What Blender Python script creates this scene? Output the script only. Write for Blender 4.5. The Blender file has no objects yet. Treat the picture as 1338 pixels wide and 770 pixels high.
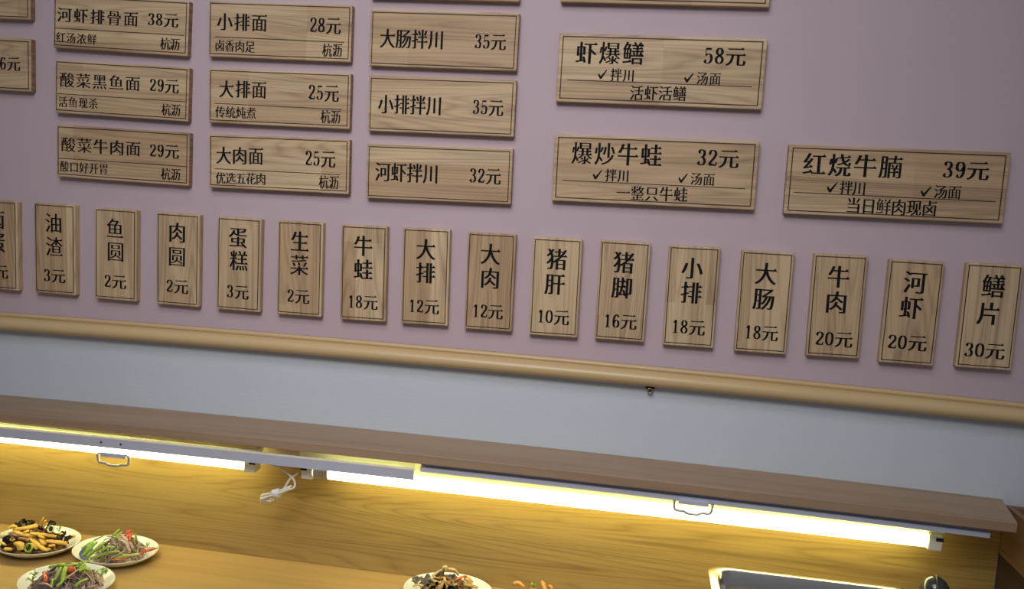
import bpy, bmesh, math, random
from mathutils import Vector, Matrix, noise

# ------------------------------------------------------------------ camera, world, lights, exposure
SC = bpy.context.scene
COL = SC.collection
cam_d = bpy.data.cameras.new('camera')
cam = bpy.data.objects.new('camera', cam_d); COL.objects.link(cam)
cam_d.sensor_width = 36.0
cam_d.lens = 1100 / 1338 * 36
cam_d.clip_start = 0.05
RX = (0.9870606, 0.1486977, 0.0600022)       # camera right, forward and up in the world
FW = (-0.1403221, 0.9821161, -0.1255293)
UP = (-0.0775951, 0.1154854, 0.9902738)
cam.matrix_world = Matrix(((RX[0], UP[0], -FW[0], 0.0), (RX[1], UP[1], -FW[1], -1.616),
                           (RX[2], UP[2], -FW[2], 1.65), (0, 0, 0, 1)))
SC.camera = cam

world = bpy.data.worlds.new('world'); SC.world = world; world.use_nodes = True
bg = world.node_tree.nodes['Background']
bg.inputs[0].default_value = (0.85, 0.87, 1.0, 1); bg.inputs[1].default_value = 0.16

def area(name, loc, rot, sx, sy, power, color, spread=180):
    l = bpy.data.lights.new(name, 'AREA'); l.shape = 'RECTANGLE'; l.size = sx; l.size_y = sy
    l.energy = power; l.color = color; l.spread = math.radians(spread)
    o = bpy.data.objects.new(name, l); COL.objects.link(o); o.location = loc
    o.rotation_euler = [math.radians(a) for a in rot]
    return o
area('ceiling_panel_light', (-0.40, -1.3, 3.05), (28, 0, 0), 1.4, 0.5, 4.6, (0.98, 0.98, 1.0), 110)
area('ceiling_panel_light', (-0.35, -1.9, 2.75), (55, 0, 0), 0.9, 0.5, 5.0, (1.0, 0.97, 0.98), 80)

SC.view_settings.view_transform = 'Standard'; SC.view_settings.look = 'None'
SC.view_settings.exposure = 0.0; SC.view_settings.gamma = 1.0
SC.view_settings.use_curve_mapping = False

# ------------------------------------------------------------------ helpers
def P(o, label=None, cat=None, group=None, kind=None):
    if label: o['label'] = label
    if cat: o['category'] = cat
    if group: o['group'] = group
    if kind: o['kind'] = kind
    return o
def empty(name, loc=(0, 0, 0), rot=(0, 0, 0)):
    o = bpy.data.objects.new(name, None); COL.objects.link(o); o.location = loc; o.rotation_euler = rot
    o.empty_display_size = 0.02
    return o
def link(name, me, mats=(), parent=None, loc=None, smooth=False):
    if isinstance(me, bmesh.types.BMesh):
        bm = me; me = bpy.data.meshes.new(name); bm.normal_update(); bm.to_mesh(me); bm.free()
        for m in (mats if isinstance(mats, (list, tuple)) else [mats]): me.materials.append(m)
        if smooth:
            for p in me.polygons: p.use_smooth = True
    o = bpy.data.objects.new(name, me); COL.objects.link(o)
    if parent: o.parent = parent
    if loc: o.location = loc
    return o
def box(bm, x0, x1, y0, y1, z0, z1, bev=0, seg=2, mat=0):
    v = [bm.verts.new((x, y, z)) for x in (x0, x1) for y in (y0, y1) for z in (z0, z1)]
    fs = [bm.faces.new([v[i] for i in f]) for f in ((0, 1, 3, 2), (4, 6, 7, 5), (0, 4, 5, 1), (2, 3, 7, 6), (0, 2, 6, 4), (1, 5, 7, 3))]
    for f in fs: f.material_index = mat
    if bev:
        es = list({e for f in fs for e in f.edges})
        bmesh.ops.bevel(bm, geom=es, offset=bev, segments=seg, affect='EDGES', profile=0.6)
    return fs
def BM(): return bmesh.new()
def crom(pts, n=6, closed=False):
    pts = [Vector(p) for p in pts]
    if len(pts) == 2 and not closed: return [pts[0].lerp(pts[1], i / 3) for i in range(4)]
    out = []; N = len(pts)
    for i in range(N if closed else N - 1):
        if closed: a, b, c, d = (pts[(i + k) % N] for k in (-1, 0, 1, 2))
        else: a, b, c, d = pts[max(i - 1, 0)], pts[i], pts[i + 1], pts[min(i + 2, N - 1)]
        for k in range(n):
            t = k / n
            out.append(0.5 * ((2 * b) + (c - a) * t + (2 * a - 5 * b + 4 * c - d) * t * t + (3 * b - a - 3 * c + d) * t ** 3))
    if not closed: out.append(pts[-1])
    return out
def tube(bm, path, rx, ry=None, seg=8, closed=False, taper=None, up=Vector((0, 0, 1)), cap=True, twist=0):
    ry = ry or rx; rings = []; n = len(path)
    for i, p in enumerate(path):
        a = path[i - 1] if (i or closed) else path[0]
        b = path[(i + 1) % n] if (closed or i < n - 1) else path[-1]
        t = (b - a).normalized()
        s = t.cross(up)
        if s.length < 1e-3: s = t.cross(Vector((0, 1, 0)))
        s.normalize(); u = s.cross(t)
        k = taper(i / max(n - 1, 1)) if taper else 1
        th = twist * i / n
        ring = []
        for j in range(seg):
            an = 2 * math.pi * j / seg
            x, y = math.cos(an) * rx * k, math.sin(an) * ry * k
            x, y = x * math.cos(th) - y * math.sin(th), x * math.sin(th) + y * math.cos(th)
            ring.append(bm.verts.new(p + s * x + u * y))
        rings.append(ring)
    for i in range(n if closed else n - 1):
        r0, r1 = rings[i], rings[(i + 1) % n]
        for j in range(seg): bm.faces.new((r0[j], r0[(j + 1) % seg], r1[(j + 1) % seg], r1[j]))
    if not closed and cap:
        bm.faces.new(list(reversed(rings[0]))); bm.faces.new(rings[-1])
def lathe(bm, prof, seg=48, a0=0, a1=2 * math.pi, c=(0, 0, 0)):
    full = abs(a1 - a0 - 2 * math.pi) < 1e-6; rows = []
    m = seg if full else seg + 1
    for r, z in prof:
        if r < 1e-7: rows.append([bm.verts.new((c[0], c[1], c[2] + z))] * m); continue
        rows.append([bm.verts.new((c[0] + r * math.cos(a0 + (a1 - a0) * j / seg), c[1] + r * math.sin(a0 + (a1 - a0) * j / seg), c[2] + z)) for j in range(m)])
    for i in range(len(rows) - 1):
        for j in range(seg):
            k = (j + 1) % m
            q = []
            for v in (rows[i][j], rows[i][k], rows[i + 1][k], rows[i + 1][j]):
                if v not in q: q.append(v)
            if len(q) > 2: bm.faces.new(q)

# ------------------------------------------------------------------ materials
def mat(name, color=(0.5, 0.5, 0.5), rough=0.5, metal=0.0, spec=0.5, emis=None, estr=0, trans=0, ior=1.45):
    m = bpy.data.materials.new(name); m.use_nodes = True
    b = m.node_tree.nodes['Principled BSDF']
    b.inputs['Base Color'].default_value = (*color, 1); b.inputs['Roughness'].default_value = rough
    b.inputs['Metallic'].default_value = metal; b.inputs['Specular IOR Level'].default_value = spec
    b.inputs['Transmission Weight'].default_value = trans; b.inputs['IOR'].default_value = ior
    if emis: b.inputs['Emission Color'].default_value = (*emis, 1); b.inputs['Emission Strength'].default_value = estr
    return m
class N:
    def __init__(s, m): s.t = m.node_tree; s.b = s.t.nodes['Principled BSDF']
    def n(s, typ, **k):
        x = s.t.nodes.new(typ)
        for a, v in k.items():
            if a.startswith('i_'): x.inputs[a[2:].replace('_', ' ')].default_value = v
            else: setattr(x, a, v)
        return x
    def l(s, a, b): s.t.links.new(a, b)
    def math(s, op, a, b=None):
        x = s.n('ShaderNodeMath', operation=op)
        for i, v in enumerate((a, b)):
            if v is None: continue
            if isinstance(v, (int, float)): x.inputs[i].default_value = v
            else: s.l(v, x.inputs[i])
        return x.outputs[0]
    def mix(s, f, a, b, blend='MIX'):
        x = s.n('ShaderNodeMix', data_type='RGBA', blend_type=blend)
        for sock, v in ((x.inputs[0], f), (x.inputs[6], a), (x.inputs[7], b)):
            if isinstance(v, (int, float)): sock.default_value = v
            elif isinstance(v, tuple): sock.default_value = (*v, 1)
            else: s.l(v, sock)
        return x.outputs[2]
    def ramp(s, f, stops):
        x = s.n('ShaderNodeValToRGB'); e = x.color_ramp.elements
        while len(e) < len(stops): e.new(0.5)
        for i, (p, c) in enumerate(stops): e[i].position = p; e[i].color = (*c, 1)
        s.l(f, x.inputs[0]); return x.outputs[0]
    def bump(s, h, strength, dist=0.001):
        x = s.n('ShaderNodeBump', i_Strength=strength, i_Distance=dist); s.l(h, x.inputs['Height']); s.l(x.outputs[0], s.b.inputs['Normal'])

def wood(name, axis, light, dark, lines=9, fine=1.0, band=None, rough=0.5, scale=1.0, rnd=True, tone=0.18, spec=0.4, bumps=0.3, figure=0.5, sharp=1.6):
    """axis: index of the direction the grain runs along"""
    m = mat(name, light, rough, spec=spec); k = N(m)
    tc = k.n('ShaderNodeTexCoord'); oi = k.n('ShaderNodeObjectInfo')
    def mapped(sc):
        mp = k.n('ShaderNodeMapping'); mp.inputs['Scale'].default_value = sc
        k.l(tc.outputs['Object'], mp.inputs[0])
        if rnd:
            cx = k.n('ShaderNodeCombineXYZ'); r = k.math('MULTIPLY', oi.outputs['Random'], 37.0)
            for i in range(3): k.l(r, cx.inputs[i])
            k.l(cx.outputs[0], mp.inputs['Location'])
        return mp.outputs[0]
    lo = [9.0 * scale] * 3; lo[axis] = 0.5 * scale
    nl = k.n('ShaderNodeTexNoise', i_Scale=1.0, i_Detail=2.0, i_Roughness=0.5); k.l(mapped(lo), nl.inputs['Vector'])
    ring = k.math('POWER', k.math('PINGPONG', k.math('MULTIPLY', nl.outputs['Fac'], lines), 0.5), sharp)
    ring = k.math('MULTIPLY', ring, 0.86 * 2 ** sharp)
    hi = [170.0 * scale] * 3; hi[axis] = 5.0 * scale
    nh = k.n('ShaderNodeTexNoise', i_Scale=1.0, i_Detail=3.0, i_Roughness=0.6); k.l(mapped(hi), nh.outputs and nh.inputs['Vector'])
    f = k.math('ADD', k.math('MULTIPLY', ring, figure), k.math('MULTIPLY', k.math('SUBTRACT', nh.outputs['Fac'], 0.5), 1.3 * fine))
    mi = [45.0 * scale] * 3; mi[axis] = 2.5 * scale
    nm = k.n('ShaderNodeTexNoise', i_Scale=1.0, i_Detail=2.0); k.l(mapped(mi), nm.inputs['Vector'])
    f = k.math('ADD', f, k.math('MULTIPLY', k.math('SUBTRACT', nm.outputs['Fac'], 0.45), 1.1))
    colr = k.ramp(f, [(0.0, light), (0.45, tuple(a * 0.55 + b * 0.45 for a, b in zip(light, dark))), (1.0, dark)])
    if band:      # laminated staves of slightly different tone, one or two per board
        sp = k.n('ShaderNodeSeparateXYZ'); k.l(tc.outputs['Object'], sp.inputs[0])
        cross = 2 if axis == 0 else 0
        st = k.math('FLOOR', k.math('ADD', k.math('DIVIDE', sp.outputs[cross], band), k.math('MULTIPLY', oi.outputs['Random'], 13.7)))
        ln = k.math('FLOOR', k.math('ADD', k.math('DIVIDE', sp.outputs[axis], 0.4), k.math('MULTIPLY', oi.outputs['Random'], 5.1)))
        wn = k.n('ShaderNodeTexWhiteNoise', noise_dimensions='2D'); cx = k.n('ShaderNodeCombineXYZ')
        k.l(st, cx.inputs[0]); k.l(ln, cx.inputs[1]); k.l(cx.outputs[0], wn.inputs['Vector'])
        v = k.math('ADD', k.math('MULTIPLY', wn.outputs['Value'], -tone), 1.0)
        cc = k.n('ShaderNodeCombineColor'); k.l(v, cc.inputs[0]); k.l(k.math('POWER', v, 1.35), cc.inputs[1]); k.l(k.math('POWER', v, 1.6), cc.inputs[2])
        colr = k.mix(1.0, colr, cc.outputs[0], 'MULTIPLY')
    k.l(colr, k.b.inputs['Base Color'])
    k.bump(nh.outputs['Fac'], bumps, 0.0004)
    return m

PL, PD = (0.61, 0.46, 0.28), (0.23, 0.14, 0.08)
M = {}
M['pine_h'] = wood('pine_along', 0, PL, PD, band=0.062, tone=0.26, figure=0.42, lines=44, fine=0.75, sharp=1.8)
M['pine_v'] = wood('pine_upright', 2, PL, PD, band=0.055, tone=0.24, figure=0.42, lines=40, fine=0.75, sharp=1.8)
M['pine_end'] = wood('pine_end_grain', 1, (0.34, 0.20, 0.12), (0.15, 0.08, 0.05), lines=22, figure=0.8, scale=1.6)
M['oak'] = wood('oak_veneer', 0, (0.40, 0.272, 0.088), (0.19, 0.118, 0.038), lines=46, rnd=False, scale=0.8, figure=0.5, fine=0.9, sharp=2.6, rough=0.45, bumps=0.15)
M['oak_shelf'] = wood('oak_shelf_veneer', 0, (0.36, 0.25, 0.165), (0.22, 0.14, 0.085), lines=5, rnd=False, scale=0.8, figure=0.25, fine=0.7, rough=0.5, bumps=0.1)
M['oak_top'] = wood('oak_worktop', 0, (0.44, 0.29, 0.105), (0.31, 0.18, 0.062), lines=6, rnd=False, scale=0.7, figure=0.2, fine=0.6, rough=0.35, bumps=0.08)
M['rail'] = wood('honey_lacquered_wood', 0, (0.58, 0.42, 0.22), (0.47, 0.33, 0.155), lines=3, rnd=False, scale=0.5, figure=0.25, fine=0.4, rough=0.35, spec=0.5, bumps=0.05)
M['crate'] = wood('brown_crate_wood', 1, (0.20, 0.115, 0.055), (0.10, 0.055, 0.028), lines=7, rnd=True, figure=0.5)
M['darkwood'] = wood('dark_brown_wood', 1, (0.055, 0.035, 0.025), (0.02, 0.012, 0.01), lines=7, figure=0.5)
M['ink'] = mat('black_ink', (0.008, 0.008, 0.010), 0.8, spec=0.15)
M['burn'] = mat('burnt_brown_line', (0.03, 0.014, 0.01), 0.7)

def paint(name, c, c2, bs=0.25, sc=900, big=6):
    m = mat(name, c, 0.85, spec=0.25); k = N(m); tc = k.n('ShaderNodeTexCoord')
    a = k.n('ShaderNodeTexNoise', i_Scale=big, i_Detail=4.0); k.l(tc.outputs['Object'], a.inputs['Vector'])
    k.l(k.mix(a.outputs['Fac'], c, c2), k.b.inputs['Base Color'])
    b = k.n('ShaderNodeTexNoise', i_Scale=sc, i_Detail=3.0); k.l(tc.outputs['Object'], b.inputs['Vector'])
    k.bump(b.outputs['Fac'], bs, 0.0008)
    return m
M['pink'] = paint('dusty_pink_wallpaper', (0.515, 0.41, 0.445), (0.47, 0.375, 0.41), 0.35, 500, 3)
M['grey'] = paint('pale_grey_plaster', (0.59, 0.645, 0.69), (0.55, 0.605, 0.65), 0.5, 220, 4)
M['floor'] = paint('grey_floor', (0.2, 0.19, 0.18), (0.16, 0.15, 0.14), 0.1, 100)
M['alu'] = mat('brushed_aluminium', (0.60, 0.65, 0.80), 0.45, 0.35)
M['aludark'] = mat('shade_painted_aluminium', (0.30, 0.30, 0.34), 0.4, 0.7)  # darker copy of the aluminium, the roller's shadow put into its colour
M['wire'] = mat('satin_nickel_wire', (0.50, 0.47, 0.46), 0.35, 0.5)
M['screw'] = mat('dark_screw', (0.03, 0.03, 0.04), 0.4, 0.6)
M['white'] = mat('white_plastic', (0.80, 0.78, 0.70), 0.4)
M['cable'] = mat('white_cable_sheath', (0.80, 0.79, 0.74), 0.4)
M['tie'] = mat('pale_cable_tie', (0.75, 0.80, 0.85), 0.35)
M['glow'] = mat('lit_tube', (1, 1, 1), 0.4, emis=(1.0, 0.93, 0.42), estr=12.0)
M['housing'] = mat('glow_tinted_plastic', (0.88, 0.90, 0.58), 0.45)  # white plastic with the tube's yellow-green light put into its colour
M['label'] = mat('grey_print', (0.25, 0.24, 0.24), 0.6)
M['steel'] = mat('stainless_steel', (0.66, 0.64, 0.60), 0.22, 1.0)
M['ceramic'] = mat('cream_glazed_ceramic', (0.80, 0.81, 0.72), 0.16, spec=0.6)
M['blueprint'] = mat('cobalt_blue_glaze', (0.06, 0.10, 0.26), 0.2)
M['blackplastic'] = mat('black_plastic', (0.015, 0.015, 0.017), 0.3)
M['brass'] = mat('dull_brass', (0.50, 0.40, 0.22), 0.35, 0.9)
M['smoke'] = mat('smoky_glass', (0.04, 0.04, 0.04), 0.12, spec=0.8)

def glassfilm():
    m = mat('clear_film', (1, 1, 1), 0.05); t = m.node_tree
    tr = t.nodes.new('ShaderNodeBsdfTransparent'); tr.inputs[0].default_value = (0.93, 0.95, 0.9, 1)
    gl = t.nodes.new('ShaderNodeBsdfGlossy'); gl.inputs['Roughness'].default_value = 0.12
    mx = t.nodes.new('ShaderNodeMixShader'); mx.inputs[0].default_value = 0.10
    t.links.new(tr.outputs[0], mx.inputs[1]); t.links.new(gl.outputs[0], mx.inputs[2])
    t.links.new(mx.outputs[0], t.nodes['Material Output'].inputs[0]); return m
M['film'] = glassfilm()
def food(name, c, c2, rough=0.35, sc=250, spec=0.5):
    m = mat(name, c, rough, spec=spec); k = N(m); tc = k.n('ShaderNodeTexCoord')
    a = k.n('ShaderNodeTexNoise', i_Scale=sc, i_Detail=2.0); k.l(tc.outputs['Object'], a.inputs['Vector'])
    r = k.n('ShaderNodeMapRange', i_From_Min=0.35, i_From_Max=0.65); k.l(a.outputs['Fac'], r.inputs[0])
    k.l(k.mix(r.outputs[0], c, c2), k.b.inputs['Base Color']); k.bump(a.outputs['Fac'], 0.3, 0.001)
    return m
M.update({
 'bamboo': food('yellow_bamboo', (0.78, 0.52, 0.10), (0.72, 0.42, 0.06)), 'fried': food('golden_strip', (0.72, 0.38, 0.07), (0.75, 0.48, 0.12)),
 'pale': food('pale_cabbage', (0.72, 0.68, 0.36), (0.62, 0.58, 0.28)), 'fungus': food('black_fungus', (0.045, 0.022, 0.018), (0.015, 0.010, 0.010), 0.22),
 'meat': food('brown_meat', (0.36, 0.19, 0.10), (0.25, 0.12, 0.07)), 'green': food('green_scallion', (0.24, 0.46, 0.03), (0.46, 0.62, 0.10)),
 'lime': food('pale_celery', (0.52, 0.62, 0.14), (0.40, 0.52, 0.10)), 'red': food('red_pepper', (0.66, 0.07, 0.025), (0.75, 0.14, 0.04), 0.25),
 'pinkmeat': food('pale_meat', (0.60, 0.44, 0.34), (0.48, 0.33, 0.26)), 'mushpale': food('beige_mushroom', (0.62, 0.46, 0.22), (0.48, 0.33, 0.14)),
 'mushgrey': food('grey_mushroom', (0.25, 0.22, 0.18), (0.12, 0.10, 0.09), 0.3), 'redor': food('orange_pepper', (0.66, 0.20, 0.04), (0.6, 0.12, 0.03), 0.3),
 'bamboo2': food('golden_mushroom', (0.60, 0.40, 0.14), (0.48, 0.28, 0.09)), 'friedor': food('deep_fried_crust', (0.66, 0.34, 0.08), (0.55, 0.24, 0.05), 0.5),
 'greymeat': food('grey_brown_shreds', (0.46, 0.37, 0.27), (0.19, 0.14, 0.11), 0.3, 90), 'purple': food('purple_shreds', (0.33, 0.22, 0.19), (0.12, 0.08, 0.075), 0.3, 90),
 'darkmix': food('dark_stir_fry', (0.30, 0.17, 0.05), (0.07, 0.04, 0.02), 0.3, 90), 'sauce': food('dark_soy_braise', (0.09, 0.04, 0.018), (0.025, 0.016, 0.012), 0.5, 28),
 'brownmix': food('brown_braise', (0.40, 0.24, 0.08), (0.16, 0.08, 0.03), 0.25, 60)})

# ------------------------------------------------------------------ the setting
def bow(x): return -0.008 * (x + 0.3) ** 2           # the long boards sag a little towards their ends
XL, XR = -2.3, 1.7
bm = BM(); box(bm, XL, XR, 0.0, 0.06, 1.30, 3.0)
P(link('wall_back', bm, M['pink']), 'dusty pink textured wall behind the wooden menu plaques', kind='structure')
bm = BM(); box(bm, XL, XR, 0.0, 0.06, 0.0, 1.30)
P(link('wall_back', bm, M['grey']), 'pale grey plaster wall between the wooden rail and the shelf', kind='structure')
bm = BM(); box(bm, XL, XR, -2.6, 0.06, -0.05, 0.0)
P(link('floor', bm, M['floor']), 'grey floor in front of the counter', kind='structure')

def sweep(bm, prof, x0, x1, n, mat=0, f=bow):
    """extrude a closed (y,z) profile along x following the sag"""
    rows = []
    for i in range(n + 1):
        x = x0 + (x1 - x0) * i / n; rows.append([bm.verts.new((x, y, z + f(x))) for y, z in prof])
    m = len(prof)
    for i in range(n):
        for j in range(m):
            fa = bm.faces.new((rows[i][j], rows[i][(j + 1) % m], rows[i + 1][(j + 1) % m], rows[i + 1][j])); fa.material_index = mat
    bm.faces.new(rows[0]); bm.faces.new(list(reversed(rows[-1])))
    bmesh.ops.recalc_face_normals(bm, faces=bm.faces)
# rail: small bead, groove, fat half round
prof = [(0.0, 1.3275), (-0.006, 1.3275), (-0.0095, 1.3262), (-0.011, 1.3235), (-0.0105, 1.3205), (-0.0085, 1.3188), (-0.0085, 1.3178)]
for i in range(9):
    a = math.pi * (0.5 + i / 8)
    prof.append((-0.0115 + 0.0155 * math.cos(a) * 0.95, 1.3035 + 0.0140 * math.sin(a)))
prof += [(0.0, 1.2895)]
bm = BM(); sweep(bm, prof, XL, XR, 24)
for f in bm.faces: f.smooth = len(f.verts) == 4
P(link('trim_1', bm, M['rail']), 'honey coloured wooden moulding rail under the rows of plaques', kind='structure')

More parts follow.
